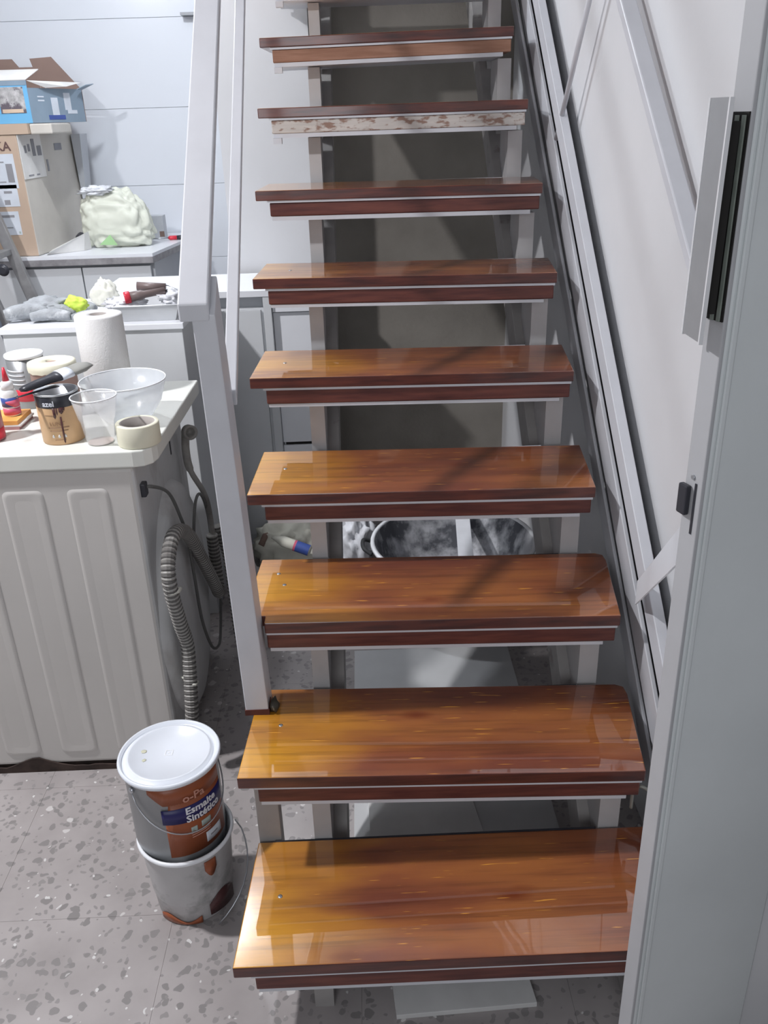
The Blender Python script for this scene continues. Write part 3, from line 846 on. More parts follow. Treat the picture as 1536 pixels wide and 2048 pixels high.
# lid
ring = [(-1.10, YF - 0.004), (-0.245, YF - 0.004), (-0.222, YF + 0.002), (-0.206, YF + 0.018), (-0.200, YF + 0.045), (-0.192, YK + 0.02), (-1.10, YK + 0.02)]
MB().prism([(x, y, 0.846) for x, y in ring], [(x, y, 0.885) for x, y in ring]).build('top_lid', APPLTOP, wm, bevel=0.004, bseg=3, label='cream top slab with rounded corner')
# rusty base
MB().box(-1.05, XB - 0.01, YF + 0.012, YK - 0.01, 0.0, 0.02).build('plinth', RUST, wm)
mb = MB(); n_ = 44; random.seed(4)
for i in range(n_ + 1):
    t = i / n_; x = -1.04 + 0.78 * t
    h = 0.014 + 0.018 * max(0, noise.noise(Vector((x * 14, 1.3, 0)))) + 0.022 * math.exp(-((x + 0.615) / 0.05) ** 2) + 0.004 * random.random()
    mb.v += [(x, YF - 0.0005, 0.0), (x, YF - 0.0005, h), (x, YF + 0.004, 0.0), (x, YF + 0.004, h)]
for i in range(n_):
    b = 4 * i; mb.face([b, b + 4, b + 5, b + 1]); mb.face([b + 1, b + 5, b + 7, b + 3]); mb.face([b + 2, b + 3, b + 7, b + 6])
mb.build('rusted_bottom_edge', RUST, wm, label='ragged dark rust along the bottom edge')
# round back cover
mb = MB()
cyb, czb = 1.00, 0.36
nr = 48
for (r_, xo) in ((1.0, 0.0), (0.97, 0.018), (0.90, 0.030), (0.5, 0.040), (0.01, 0.044)):
    for i in range(nr):
        a = 2 * math.pi * i / nr
        mb.v.append((XB - 0.002 + xo, min(YK + 0.01, cyb + 0.25 * r_ * math.cos(a)), czb + 0.335 * r_ * math.sin(a)))
for k in range(4):
    for i in range(nr):
        j = (i + 1) % nr; mb.face([k * nr + i, k * nr + j, (k + 1) * nr + j, (k + 1) * nr + i], 0, True)
mb.face([4 * nr + i for i in range(nr)])
mb.build('round_back_cover', APPLBACK, wm, label='bulging round cover on the machine back')


def ribbed(pts, r, name, parent, m, lab=None, rib=0.07, n=40):
    """corrugated hose: evenly spaced rings, coloured in alternating dark and lighter bands"""
    P = spline(pts, n)
    Q = [P[0]]; acc = 0.0; step = 0.0032
    for a, b in zip(P, P[1:]):
        L = (b - a).length; d = 0.0
        while acc + (L - d) >= step:
            d += step - acc; acc = 0.0; Q.append(a.lerp(b, d / L))
        acc += L - d
    rad = [r * (1 + (rib if (i // 1) % 2 else -rib)) for i in range(len(Q))]
    mb = MB().tube(Q, rad, 12)
    for fi in range(len(mb.m) - 2):
        ring = fi // 12
        mb.m[fi] = 1 if ring % 4 in (1, 2) and False else (ring // 2) % 2
        mb.s[fi] = False
    return mb.build(name, [m, HOSED], parent, label=lab)


XH = XB + 0.052
ribbed([(-0.09, 1.06, 0.017), (-0.12, 1.17, 0.017), (-0.155, 1.26, 0.05), (-0.165, 1.29, 0.18), (XH + 0.03, 1.29, 0.33), (XH + 0.012, 1.28, 0.44)], 0.0155, 'drain_hose', wm, HOSE, 'grey ribbed hose at the far corner', n=22)
ribbed([(XH, 0.72, 0.165), (XH + 0.003, 0.730, 0.215), (XH + 0.002, 0.775, 0.345), (XH, 0.745, 0.44), (XH, 0.708, 0.565), (XH, 0.735, 0.625), (XH + 0.004, 0.800, 0.650), (XH + 0.008, 0.905, 0.600), (XH + 0.010, 1.02, 0.47), (XH + 0.012, 1.13, 0.33), (XH + 0.010, 1.185, 0.265), (XH + 0.005, 1.225, 0.27), (XH, 1.245, 0.34), (XH, 1.242, 0.43)],
       0.0165, 'drain_hose', wm, HOSE, 'thick ribbed grey hose looped over the back', n=24)
MB().tube(spline([(XH - 0.008, 0.716, 0.553), (XH - 0.0, 0.699, 0.548), (XH + 0.014, 0.710, 0.545), (XH + 0.016, 0.73, 0.54)]), 0.0055).build('cable_tie', CREAMP, wm)
MB().tube(spline([(XH - 0.02, 0.762, 0.268), (XH + 0.014, 0.735, 0.262), (XH + 0.018, 0.762, 0.252)]), 0.003).build('cable_tie', CREAMP, wm)
MB().tube(spline([(XB - 0.005, 0.792, 0.772), (XB + 0.02, 0.800, 0.774), (XB + 0.040, 0.865, 0.728), (XB + 0.048, 0.915, 0.640), (XB + 0.050, 0.950, 0.560), (XB + 0.050, 0.965, 0.44), (XB + 0.052, 0.975, 0.30), (XB + 0.055, 1.04, 0.17), (XB + 0.05, 1.16, 0.10), (XB + 0.045, 1.24, 0.12), (XB + 0.05, 1.26, 0.2)], 10), 0.0042, 8).build('power_cord', CORD, wm, label='thin dark cord hanging in a loop')
MB().tube(spline([(XB + 0.054, 0.985, 0.50), (XB + 0.054, 1.02, 0.565), (XB + 0.054, 1.08, 0.610), (XB + 0.050, 1.17, 0.590), (XB + 0.045, 1.25, 0.50), (XB + 0.045, 1.262, 0.38)], 10), 0.0042, 8).build('power_cord', CORD, wm, label='thin cord arching over the cover')
MB().box(XB - 0.001, XB + 0.012, 0.775, 0.800, 0.757, 0.790).build('cord_grommet', BLACKP, wm, bevel=0.003)
MB().tube(spline([(XB + 0.03, 1.175, 0.775), (XB + 0.025, 1.172, 0.72), (XB + 0.03, 1.175, 0.66), (XB + 0.05, 1.235, 0.55), (XB + 0.052, 1.255, 0.42), (XB + 0.05, 1.262, 0.3)], 10), [0.011] * 20 + [0.008] * 31, 10).build('inlet_hose', HOSE, wm, label='smooth grey inlet hose')
MB().lathe([(0.0125, 0), (0.0195, 0.004), (0.0205, 0.022), (0.0165, 0.024), (0.012, 0.021), (0.011, 0.006), (0.001, 0.005)], (XB + 0.036, 1.172, 0.776), axis=(0.55, -0.83, 0.1), seg=24, cap1=False).build('hose_nut', HOSE, wm, label='round open hose nut')
for (y, z, s) in ((1.105, 0.755, 0.018), (0.80, 0.235, 0.014)):
    MB().box(XB - 0.001, XB + 0.0015, y - 0.004, y + 0.004, z - s, z + s).build('back_slot', BLACKP, wm)
for (y, z) in ((1.075, 0.662), (0.86, 0.60), (1.1, 0.18)):
    MB().lathe([(0.005, 0), (0.005, 0.003), (0.002, 0.004)], (XB + (0.0 if y > .9 and z > .6 else 0.0), y, z), axis=(1, 0, 0), seg=10).build('back_screw', HOSE, wm)

ZT = 0.8852
# ------------------------------------------------------------------ things on the washing machine
tp = thing('masking_tape_roll', 'cream roll of masking tape at the rounded corner of the machine top', 'tape', (-0.238, 0.792, ZT))
MB().lathe([(0.0385, 0.0), (0.0465, 0.001), (0.0475, 0.003), (0.0475, 0.047), (0.0465, 0.049), (0.0385, 0.049)], (-0.238, 0.792, ZT), seg=48, cap0=False, cap1=False).build('tape_wrap', TAPE, tp)
MB().lathe([(0.0384, 0.049), (0.0355, 0.049), (0.0355, 0.0), (0.0384, 0.0)], (-0.238, 0.792, ZT), seg=48, cap0=False, cap1=False).build('cardboard_core', CORE, tp, label='grey cardboard core')


def cup(c, prof, name, lab, cat, m, wall=0.0012, rim=0.003, seg=48, floor_mat=None):
    t_ = thing(name, lab, cat, c)
    h = prof[-1][1]
    inner = [(max(r - wall, 0.001), max(z, wall)) for r, z in reversed(prof)]
    MB().lathe([(0.001, 0)] + prof + inner + [(0.001, wall)], c, seg=seg, cap0=False, cap1=False).build('wall', m, t_)
    r = prof[-1][0]
    MB().tube([(c[0] + r * math.cos(a), c[1] + r * math.sin(a), c[2] + h) for a in [2 * math.pi * i / 48 for i in range(49)]], rim, 8, cap=False).build('rolled_rim', RIMP, t_)
    return t_


cp = cup((-0.328, 0.805, ZT), [(0.028, 0.0), (0.030, 0.002), (0.0375, 0.055), (0.0400, 0.058), (0.0495, 0.108)], 'plastic_cup', 'clear tapered plastic cup with a white rim, empty but for dregs', 'cup', CLEARP, rim=0.0016)
MB().lathe([(0.0275, 0.0012), (0.0275, 0.0035)], (-0.328, 0.805, ZT), seg=32).build('dregs', mat('pinkish_dregs', (0.55, 0.42, 0.38), 0.4), cp)
cup((-0.305, 0.965, ZT), [(0.048, 0.0), (0.058, 0.006), (0.085, 0.045), (0.1005, 0.098)], 'mixing_bowl', 'large milky translucent plastic bowl behind the cup', 'bowl', MILKP, rim=0.0016)

kr = thing('kitchen_roll', 'tall white roll of kitchen paper behind the plastic bowl', 'paper roll', (-0.400, 1.170, ZT))
MB().lathe([(0.057, 0.0), (0.0595, 0.003), (0.0595, 0.210), (0.0575, 0.214), (0.022, 0.214), (0.022, 0.0)], (-0.400, 1.170, ZT), seg=56, cap0=False, cap1=False).build('paper', TISSUE, kr)
MB().lathe([(0.0219, 0.2135), (0.0200, 0.2135), (0.0200, 0.002), (0.0219, 0.002)], (-0.400, 1.170, ZT), seg=36, cap0=False, cap1=False).build('core_tube', CORE, kr)
ob = MB().box(-0.4608, -0.4596, 1.165, 1.168, ZT + 0.002, ZT + 0.21).build('loose_edge', TISSUE, kr)

P1 = (-0.420, 0.838)
pc = thing('varnish_can', 'small peach varnish can with black top band and brown drips', 'paint can', (P1[0], P1[1], ZT))
MB().lathe([(0.0445, 0.0), (0.0465, 0.002), (0.0465, 0.112), (0.045, 0.114)], (*P1, ZT), seg=48, cap1=False).build('can_body', PEACH, pc)
MB().lathe([(0.0468, 0.086), (0.0472, 0.087), (0.0472, 0.1125), (0.0468, 0.113)], (*P1, ZT), seg=48, cap0=False, cap1=False).build('black_band', BLACKP, pc, label='black band round the top')
MB().lathe([(0.0455, 0.111), (0.0485, 0.113), (0.0480, 0.116), (0.0445, 0.116), (0.0425, 0.112), (0.0415, 0.112), (0.0410, 0.003)], (*P1, ZT), seg=48, cap0=False, cap1=False).build('rim', ZINC, pc)
MB().lathe([(0.0409, 0.05), (0.001, 0.05)], (*P1, ZT), seg=32, cap0=False, cap1=False).build('varnish_inside', DRIP, pc)
text_on('azel', 0.017, cyl_map(P1, 0.0474, math.radians(-112), ZT + 0.091), 'lettering', PRINTW, pc, 'white lettering azel on the black band', 0.0004)
text_on('LUNT', 0.013, cyl_map(P1, 0.0468, math.radians(-103), ZT + 0.046), 'lettering', mat('brown_print', (0.36, 0.22, 0.13), 0.6), pc, 'brown lettering on the peach label')
BRP = MATS['brown_print']
for z, a0, a1, h in ((0.040, -108, -52, 0.0022), (0.033, -104, -56, 0.0020), (0.0700, -112, -90, 0.001), (0.012, -95, -66, 0.0012)):
    patch(P1, 0.0467, lambda t, z=z, h=h: (ZT + z, ZT + z + h), math.radians(a0), math.radians(a1), 10, 0.0005).build('label_line', BRP, pc)
for a0, w, z0, z1 in ((-84, 3.5, 0.062, 0.087), (-77, 2.0, 0.070, 0.087), (-66, 6, 0.072, 0.087), (-70, 2.2, 0.004, 0.066), (-58, 2, 0.078, 0.087)):
    patch(P1, 0.0469, lambda t, z0=z0, z1=z1: (ZT + z0 + 0.005 * abs(2 * t - 1), ZT + z1), math.radians(a0 - w), math.radians(a0 + w), 6, 0.0010).build('paint_drip', DRIP, pc)
for a0 in (-98, -82, -66):
    patch(P1, 0.0467, lambda t: (ZT + 0.018, ZT + 0.026 - 0.004 * abs(2 * t - 1)), math.radians(a0 - 3), math.radians(a0 + 3), 4, 0.0005).build('label_mark', CARDW, pc)

pb = thing('paint_brush', 'dark flat paint brush lying across the varnish can', 'brush', (-0.42, 0.84, ZT + 0.12))
A = Vector((-0.478, 0.792, ZT + 0.1300)); B_ = Vector((-0.383, 0.886, ZT + 0.148)); D_ = (B_ - A).normalized(); N_ = Vector((-D_.y, D_.x, 0)).normalized(); U_ = D_.cross(N_)
def brush_ring(t, w, h): 
    c = A + D_ * t
    return [tuple(c + N_ * (w * math.cos(a)) + U_ * (h * math.sin(a))) for a in [2 * math.pi * i / 14 for i in range(14)]]
def loft(rings, name, m, par, lab=None):
    mb = MB(); n = len(rings[0])
    for r_ in rings: mb.v += r_
    for k in range(len(rings) - 1):
        for i in range(n):
            j = (i + 1) % n; mb.face([k * n + i, k * n + j, (k + 1) * n + j, (k + 1) * n + i], 0, True)
    mb.face(list(reversed(range(n)))); mb.face([(len(rings) - 1) * n + i for i in range(n)])
    return mb.build(name, m, par, label=lab)
loft([brush_ring(t, w, h) for t, w, h in ((0, 0.006, 0.004), (0.01, 0.012, 0.007), (0.04, 0.014, 0.009), (0.065, 0.013, 0.009), (0.080, 0.020, 0.010), (0.092, 0.026, 0.010))], 'brush_handle', BLACKP, pb)
loft([brush_ring(t, w, h) for t, w, h in ((0.090, 0.027, 0.0108), (0.118, 0.027, 0.0108))], 'ferrule', LID, pb, 'bright metal ferrule')
loft([brush_ring(t, w, h) for t, w, h in ((0.117, 0.026, 0.010), (0.15, 0.026, 0.010), (0.170, 0.018, 0.003))], 'bristles', mat('grey_bristle', (0.27, 0.27, 0.25), 0.7), pb)
pk = thing('paint_scraper', 'black plastic handled scraper beside the brush on the varnish can', 'scraper', (-0.45, 0.80, ZT + 0.118))
A = Vector((-0.462, 0.776, ZT + 0.1195)); B_ = Vector((-0.395, 0.85, ZT + 0.1225)); D_ = (B_ - A).normalized(); N_ = Vector((-D_.y, D_.x, 0)).normalized(); U_ = D_.cross(N_)
A = A - Vector((0.022, 0.004, 0))
loft([brush_ring(t, w, h) for t, w, h in ((0, 0.002, 0.001), (0.01, 0.004, 0.0016), (0.07, 0.006, 0.002), (0.09, 0.011, 0.0022), (0.10, 0.012, 0.0012))], 'scraper_handle', BLACKP, pk)

cd = thing('card_packs', 'flat orange and pink card packs under the glue bottle', 'cards', (-0.59, 0.96, ZT))
for i, (m_, dx, z0, z1) in enumerate(((PIPEC, 0.0, 0.0, 0.008), (CARDW, 0.004, 0.008, 0.012), (ORANGE, -0.002, 0.012, 0.022))):
    MB().box(-0.645 + dx, -0.549 + dx, 0.912, 1.004, ZT + z0, ZT + z1).build('card_pack', m_, cd)
GZ = ZT + 0.0222
gl = thing('glue_bottle', 'small white glue bottle with blue and pink label and a red nozzle', 'bottle', (-0.578, 0.962, GZ))
gc = (-0.578, 0.962, GZ)
MB().lathe([(0.018, 0.0), (0.0195, 0.003), (0.0195, 0.052), (0.016, 0.062), (0.013, 0.064)], gc, seg=32).build('bottle_body', GLUEW, gl)
MB().lathe([(0.0145, 0.063), (0.0140, 0.080), (0.0085, 0.084)], gc, seg=28).build('white_cap', RIMP, gl)
MB().lathe([(0.0080, 0.083), (0.0028, 0.116)], gc, seg=20).build('red_nozzle', RED, gl)
patch(gc, 0.0197, lambda t: (GZ + 0.024, GZ + 0.046), math.radians(-160), math.radians(10), 16, 0.0004).build('blue_label', BLUEL, gl)
patch(gc, 0.0202, lambda t: (GZ + 0.022 + 0.012 * max(0, 1 - 2 * t), GZ + 0.038 + 0.004 * t), math.radians(-100), math.radians(10), 12, 0.0004).build('pink_label', PINKL, gl)
patch(gc, 0.0197, lambda t: (GZ + 0.004, GZ + 0.020), math.radians(-150), math.radians(10), 12, 0.0004).build('pink_label', PINKL, gl)
bw = thing('brown_tape_roll', 'brown wrapped roll with a torn cream paper top behind the varnish can', 'roll', (-0.488, 1.03, ZT))
MB().lathe([(0.052, 0.0), (0.0535, 0.003), (0.0535, 0.118), (0.056, 0.124), (0.055, 0.130)], (-0.488, 1.03, ZT), seg=44).build('brown_wrap', BROWNW, bw)
mb = MB()
rings = [(0.0565, 0.112), (0.0575, 0.120), (0.0560, 0.132), (0.050, 0.134), (0.014, 0.1335), (0.013, 0.10)]
sg = 48
for r_, h_ in rings:
    for i in range(sg):
        a = 2 * math.pi * i / sg
        rr2 = r_ + (0.0012 * noise.noise(Vector((i * 0.9, h_ * 40, 2))) if r_ > 0.04 else 0)
        hh = h_ + (0.006 * noise.noise(Vector((i * 0.7, 0, 5))) if h_ < 0.119 and r_ > 0.05 else 0)
        mb.v.append((-0.488 + rr2 * math.cos(a), 1.03 + rr2 * math.sin(a), ZT + hh))
for k in range(len(rings) - 1):
    for i in range(sg):
        j = (i + 1) % sg; mb.face([k * sg + i, k * sg + j, (k + 1) * sg + j, (k + 1) * sg + i], 0, True)
mb.build('torn_paper_top', TAPE, bw, label='cream torn paper top with a small hole')
fc = thing('small_tin', 'small printed tin with white ringed lid behind the brown roll', 'tin', (-0.585, 1.115, ZT))
MB().lathe([(0.044, 0.0), (0.045, 0.003), (0.045, 0.128)], (-0.585, 1.115, ZT), seg=40).build('tin_body', GREYTIN, fc)
MB().lathe([(0.046, 0.126), (0.0475, 0.130), (0.0465, 0.134), (0.043, 0.134), (0.040, 0.130), (0.030, 0.131), (0.028, 0.134), (0.001, 0.1345)], (-0.585, 1.115, ZT), seg=40, cap0=False, cap1=False).build('ringed_lid', RIMP, fc)
for i in range(4):
    patch((-0.585, 1.115), 0.0452, lambda t, i=i: (ZT + 0.095 - i * 0.011, ZT + 0.099 - i * 0.011), math.radians(-150), math.radians(-80), 8, 0.0004).build('tin_stripe', PAPER, fc)
patch((-0.585, 1.115), 0.0452, lambda t: (ZT + 0.02, ZT + 0.05), math.radians(-150), math.radians(-60), 8, 0.0004).build('red_stripe', RED, fc)
rb = thing('red_bottle', 'dusty red plastic bottle at the left edge of the picture', 'bottle', (-0.592, 0.850, ZT))
MB().lathe([(0.030, 0.0), (0.033, 0.004), (0.033, 0.095), (0.028, 0.125), (0.013, 0.150), (0.012, 0.165)], (-0.592, 0.850, ZT), seg=36).build('bottle_body', PINKRED, rb)
MB().lathe([(0.014, 0.162), (0.014, 0.185), (0.009, 0.19)], (-0.592, 0.850, ZT), seg=24).build('cap', CARDW, rb)
patch((-0.592, 0.850), 0.0332, lambda t: (ZT + 0.006, ZT + 0.030), math.radians(-140), math.radians(10), 14, 0.0004).build('red_label', RED, rb)
for i, (p, q_) in enumerate((((-0.196 - .02, 0.846, ZT + 0.002), (-0.219 - 0.02, 0.872, ZT + 0.002)), ((-0.210, 0.858, ZT + 0.002), (-0.238, 0.874, ZT + 0.002)))):
    MB().tube([p, q_], 0.0016, 8).build('steel_nail', ZINC, None, label='small steel nail behind the tape roll, ' + ('the nearer of two' if i == 0 else 'the farther of two'), cat='nail', group='nails on the machine top')

# ------------------------------------------------------------------ cabinets behind
ca = thing('base_cabinet', 'white low cabinet directly behind the washing machine with clutter on top', 'cabinet', (-0.52, 1.71, 0))
MB().box(-0.790, -0.262, 1.50, 1.925, 0.0, 0.982).build('carcass', LAMI, ca, bevel=0.002)
MB().box(-0.796, -0.256, 1.492, 1.930, 0.982, 1.000).build('cabinet_top', LAMI2, ca, bevel=0.002, label='bright white top panel')
cbn = thing('base_cabinet', 'white cabinet behind the newel post with bright bare top and grey shadow gap', 'cabinet', (-0.35, 2.15, 0))
MB().box(-0.650, -0.075, 1.995, 2.340, 0.0, 0.935).build('carcass', LAMI, cbn, bevel=0.002)
MB().box(-0.645, -0.080, 2.020, 2.340, 0.935, 0.978).build('grip_recess', GREYLAM, cbn)
MB().box(-0.655, -0.0455, 1.972, 2.342, 0.978, 1.000).build('cabinet_top', LAMI2, cbn, bevel=0.001, label='bright white top panel')
MB().box(-0.640, -0.085, 1.982, 1.9945, 0.060, 0.930).build('front_panel', LAMI, cbn, bevel=0.001)
MB().box(-0.074, -0.046, 1.975, 2.340, 0.0, 0.978).build('end_panel', LAMI, cbn, bevel=0.0015, label='grey upright end panel')
dn = thing('drawer_unit', 'narrow bright white drawer unit beside the left stringer with dark gap at its foot', 'cabinet', (0.03, 2.15, 0))
MB().box(-0.043, 0.112, 2.02, 2.36, 0.0, 0.918).build('carcass', LAMI, dn)
MB().box(-0.045, 0.112, 2.005, 2.019, 0.430, 0.915).build('drawer_front', LAMI2, dn, bevel=0.001)
MB().box(-0.045, 0.112, 2.005, 2.019, 0.06, 0.418).build('drawer_front', LAMI2, dn, bevel=0.001)
MB().box(-0.044, 0.112, 1.990, 2.36, 0.920, 0.940).build('drawer_unit_top', LAMI2, dn, bevel=0.001)
MB().box(-0.036, 0.060, 2.012, 2.0195, 0.4185, 0.4295).build('dark_gap', BLACK, dn)

cc = thing('kitchen_counter', 'long white kitchen counter along the tiled wall with a grey-edged worktop', 'counter', (-1.4, 3.35, 0))
MB().box(-2.95, -0.675, 3.03, 3.74, 0.0, 0.955).build('carcass', GREYLAM, cc)
for i, (xa, xb) in enumerate(((-1.000, -0.690), (-1.40, -1.006), (-1.80, -1.406), (-2.2, -1.806), (-2.6, -2.206))):
    MB().box(xa, xb, 3.008, 3.029, 0.10, 0.945).build('cabinet_door', LAMI, cc, bevel=0.0015)
wring = [(-2.95, 2.985), (-0.668, 2.985), (-0.612, 3.40), (-0.612, 3.748), (-2.95, 3.748)]
MB().prism([(x, y, 0.957) for x, y in wring], [(x, y, 0.986) for x, y in wring]).build('worktop', mat('grey_speckled_worktop', (0.30, 0.29, 0.30), 0.4, var=0.3, vscale=30), cc, bevel=0.002)
MB().prism([(x, y, 0.986) for x, y in wring], [(x, y, 1.000) for x, y in wring]).build('worktop_film', LAMI2, cc, label='pale protective sheet on the worktop')

# cardboard box on the counter
kb = thing('cardboard_box', 'large tan cardboard box with paper labels standing on the kitchen counter', 'box', (-1.42, 3.35, 1.0))
X1, Y0, X0, Y1_, ZB, ZP = -1.185, 3.015, -1.75, 3.62, 1.0005, 1.505
mb = MB()
mb.v = [(X0, Y0, ZB), (X1, Y0, ZB), (X1 + 0.06, Y1_, ZB), (X0, Y1_, ZB), (X0, Y0, ZP), (X1, Y0, ZP), (X1 + 0.06, Y1_, ZP), (X0, Y1_, ZP)]
for q_, k_ in (((0, 3, 2, 1), 2), ((4, 5, 6, 7), 2), ((0, 1, 5, 4), 0), ((1, 2, 6, 5), 1), ((2, 3, 7, 6), 0), ((3, 0, 4, 7), 1)): mb.face(list(q_), k_)
mb.build('box_body', [KRAFT, KRAFTL, KRAFTL], kb, bevel=0.006, bseg=2)
MB().box(X0 - 0.01, X1 + 0.055, Y0 - 0.004, Y0 + 0.30, ZP + 0.0005, ZP + 0.042).build('top_flap', KRAFT, kb, label='tan folded top flap')
MB().box(X1 + 0.0555, X1 + 0.150, Y0 + 0.02, Y0 + 0.30, ZP - 0.002, ZP + 0.040).build('top_flap', KRAFTL, kb, bevel=0.006, label='pale folded top flap')
MB().hexa([(X1 + 0.066, Y1_ - 0.02, ZB), (X1 + 0.070, Y1_ - 0.02, ZB), (X1 + 0.070, Y1_ + 0.06, ZB), (X1 + 0.066, Y1_ + 0.06, ZB), (X1 + 0.066, Y1_ - 0.06, ZP - 0.01), (X1 + 0.11, Y1_ - 0.06, ZP - 0.01), (X1 + 0.11, Y1_ + 0.06, ZP - 0.01), (X1 + 0.066, Y1_ + 0.06, ZP - 0.01)]).build('inner_side', GREYLAM, kb)
MB().hexa([(X1 + 0.001, Y0 + 0.0, ZP - 0.18), (X1 + 0.004, Y0, ZP - 0.18), (X1 + 0.026, Y0 + 0.22, ZP - 0.18), (X1 + 0.023, Y0 + 0.22, ZP - 0.18),
           (X1 + 0.001, Y0 + 0.0, ZP - 0.002), (X1 + 0.004, Y0, ZP - 0.002), (X1 + 0.026, Y0 + 0.22, ZP - 0.002), (X1 + 0.023, Y0 + 0.22, ZP - 0.002)]).build('side_sticker', CARDW, kb, label='white sticker with handling symbols')
for (y0, z0, w_, h_) in ((0.04, -0.075, 0.02, 0.03), (0.075, -0.07, 0.02, 0.03), (0.115, -0.09, 0.03, 0.07), (0.165, -0.09, 0.04, 0.04), (0.04, -0.17, 0.05, 0.006), (0.12, -0.17, 0.03, 0.006)):
    sx = X1 + 0.0045 + 0.1 * (y0 + w_ / 2)
    MB().hexa([(sx - 0.05 * w_, Y0 + y0, ZP + z0), (sx - 0.05 * w_ + 0.001, Y0 + y0, ZP + z0), (sx + 0.05 * w_ + 0.001, Y0 + y0 + w_, ZP + z0), (sx + 0.05 * w_, Y0 + y0 + w_, ZP + z0), (sx - 0.05 * w_, Y0 + y0, ZP + z0 + h_), (sx - 0.05 * w_ + 0.001, Y0 + y0, ZP + z0 + h_), (sx + 0.05 * w_ + 0.001, Y0 + y0 + w_, ZP + z0 + h_), (sx + 0.05 * w_, Y0 + y0 + w_, ZP + z0 + h_)]).build('handling_symbol', INK, kb)
mb = MB().hexa([(X1 + 0.0364, Y0 + 0.36, ZP - 0.075), (X1 + 0.0374, Y0 + 0.36, ZP - 0.075), (X1 + 0.0454, Y0 + 0.44, ZP - 0.075), (X1 + 0.0444, Y0 + 0.44, ZP - 0.075), (X1 + 0.0364, Y0 + 0.36, ZP - 0.045), (X1 + 0.0374, Y0 + 0.36, ZP - 0.045), (X1 + 0.0454, Y0 + 0.44, ZP - 0.045), (X1 + 0.0444, Y0 + 0.44, ZP - 0.045)])
mb.build('side_print', INK, kb)
MB().box(X1 + 0.0245, X1 + 0.0275, Y0 + 0.25, Y0 + 0.27, ZP - 0.16, ZP - 0.11).build('side_print', INK, kb)
text_on('TEKA', 0.050, lambda v: (X1 - 0.155 + v.x, Y0 - 0.0012 - v.z, ZP - 0.062 + v.y), 'box_lettering', INKD, kb, 'dark red-brown lettering at the top of the box', 0.001)
for (xa, xb, za, zb_, m_) in ((-0.165, -0.030, -0.215, -0.075, PAPER), (-0.145, -0.040, -0.290, -0.200, PAPER), (-0.175, -0.055, -0.410, -0.310, PAPER)):
    MB().box(X1 + xa, X1 + xb, Y0 - 0.0012, Y0 - 0.0004, ZP + za, ZP + zb_).build('paper_label', m_, kb)
for (xa, xb, za, zb_, m_) in ((-0.150, -0.118, -0.16, -0.10, INK), (-0.070, -0.042, -0.19, -0.115, INK), (-0.110, -0.080, -0.190, -0.186, INK), (-0.100, -0.075, -0.11, -0.105, INK),
                              (-0.165, -0.145, -0.205, -0.175, BLACKP), (-0.105, -0.080, -0.282, -0.262, INK), (-0.100, -0.065, -0.235, -0.225, INK), (-0.17, -0.075, -0.335, -0.325, INK), (-0.068, -0.060, -0.405, -0.395, PRINTG), (-0.15, -0.09, -0.38, -0.376, INK)):
    MB().box(X1 + xa, X1 + xb, Y0 - 0.0020, Y0 - 0.0013, ZP + za, ZP + zb_).build('label_print', m_, kb)

# open blue box on top
ob_ = thing('open_blue_box', 'open blue printed carton with raised brown flaps on top of the cardboard box', 'box', (-1.30, 3.20, 1.5475))
ZQ, ZR = 1.5475, 1.712
BX1, BY0, BX0, BY1 = -1.115, 3.05, -1.50, 3.42
th = 0.004
ex = 0.10   # the side recedes to the right rear
def wall4(p, q, z0, z1, name, m_, lab=None):
    p = Vector((p[0], p[1], 0)); q = Vector((q[0], q[1], 0)); d = (q - p).normalized(); n = Vector((-d.y, d.x, 0)) * th
    mb = MB().hexa([(p.x, p.y, z0), (q.x, q.y, z0), (q.x + n.x, q.y + n.y, z0), (p.x + n.x, p.y + n.y, z0),
                    (p.x, p.y, z1), (q.x, q.y, z1), (q.x + n.x, q.y + n.y, z1), (p.x + n.x, p.y + n.y, z1)])
    return mb.build(name, m_, ob_, label=lab)
wall4((BX0, BY0), (BX1, BY0), ZQ, ZR, 'front_wall', BOXBLUE, 'bright blue printed front')
wall4((BX1, BY0 + 0.001), (BX1 + 0.125, BY1), ZQ, ZR - 0.028, 'side_wall', BOXGREY, 'blue-grey printed side')
wall4((BX1 + 0.125, BY1), (BX0, BY1), ZQ, ZR - 0.03, 'rear_wall', KRAFTD)
wall4((BX0, BY1), (BX0, BY0 + 0.005), ZQ, ZR, 'side_wall', BOXGREY)
MB().box(BX0, BX1, BY0 + 0.004, BY1 - 0.004, ZQ, ZQ + 0.004).build('box_bottom', KRAFTD, ob_)
MB().box(BX0, BX1, BY0 - 0.0012, BY0 - 0.0002, ZR - 0.018, ZR).build('dark_header', BOXGREY, ob_)
MB().box(BX1 - 0.125, BX1 - 0.018, BY0 - 0.0016, BY0 - 0.0004, ZQ + 0.040, ZR - 0.024).build('printed_picture', mat('printed_tool_photo', (0.42, 0.41, 0.41), 0.5, var=0.5, vscale=45, stain=(0.12, 0.10, 0.12), stain_scale=26, stain_lo=0.5, stain_hi=0.56), ob_, label='square printed picture')
MB().box(BX1 - 0.118, BX1 - 0.030, BY0 - 0.0024, BY0 - 0.0017, ZQ + 0.042, ZQ + 0.056).build('picture_band', mat('sand_print', (0.62, 0.48, 0.36), 0.5), ob_)
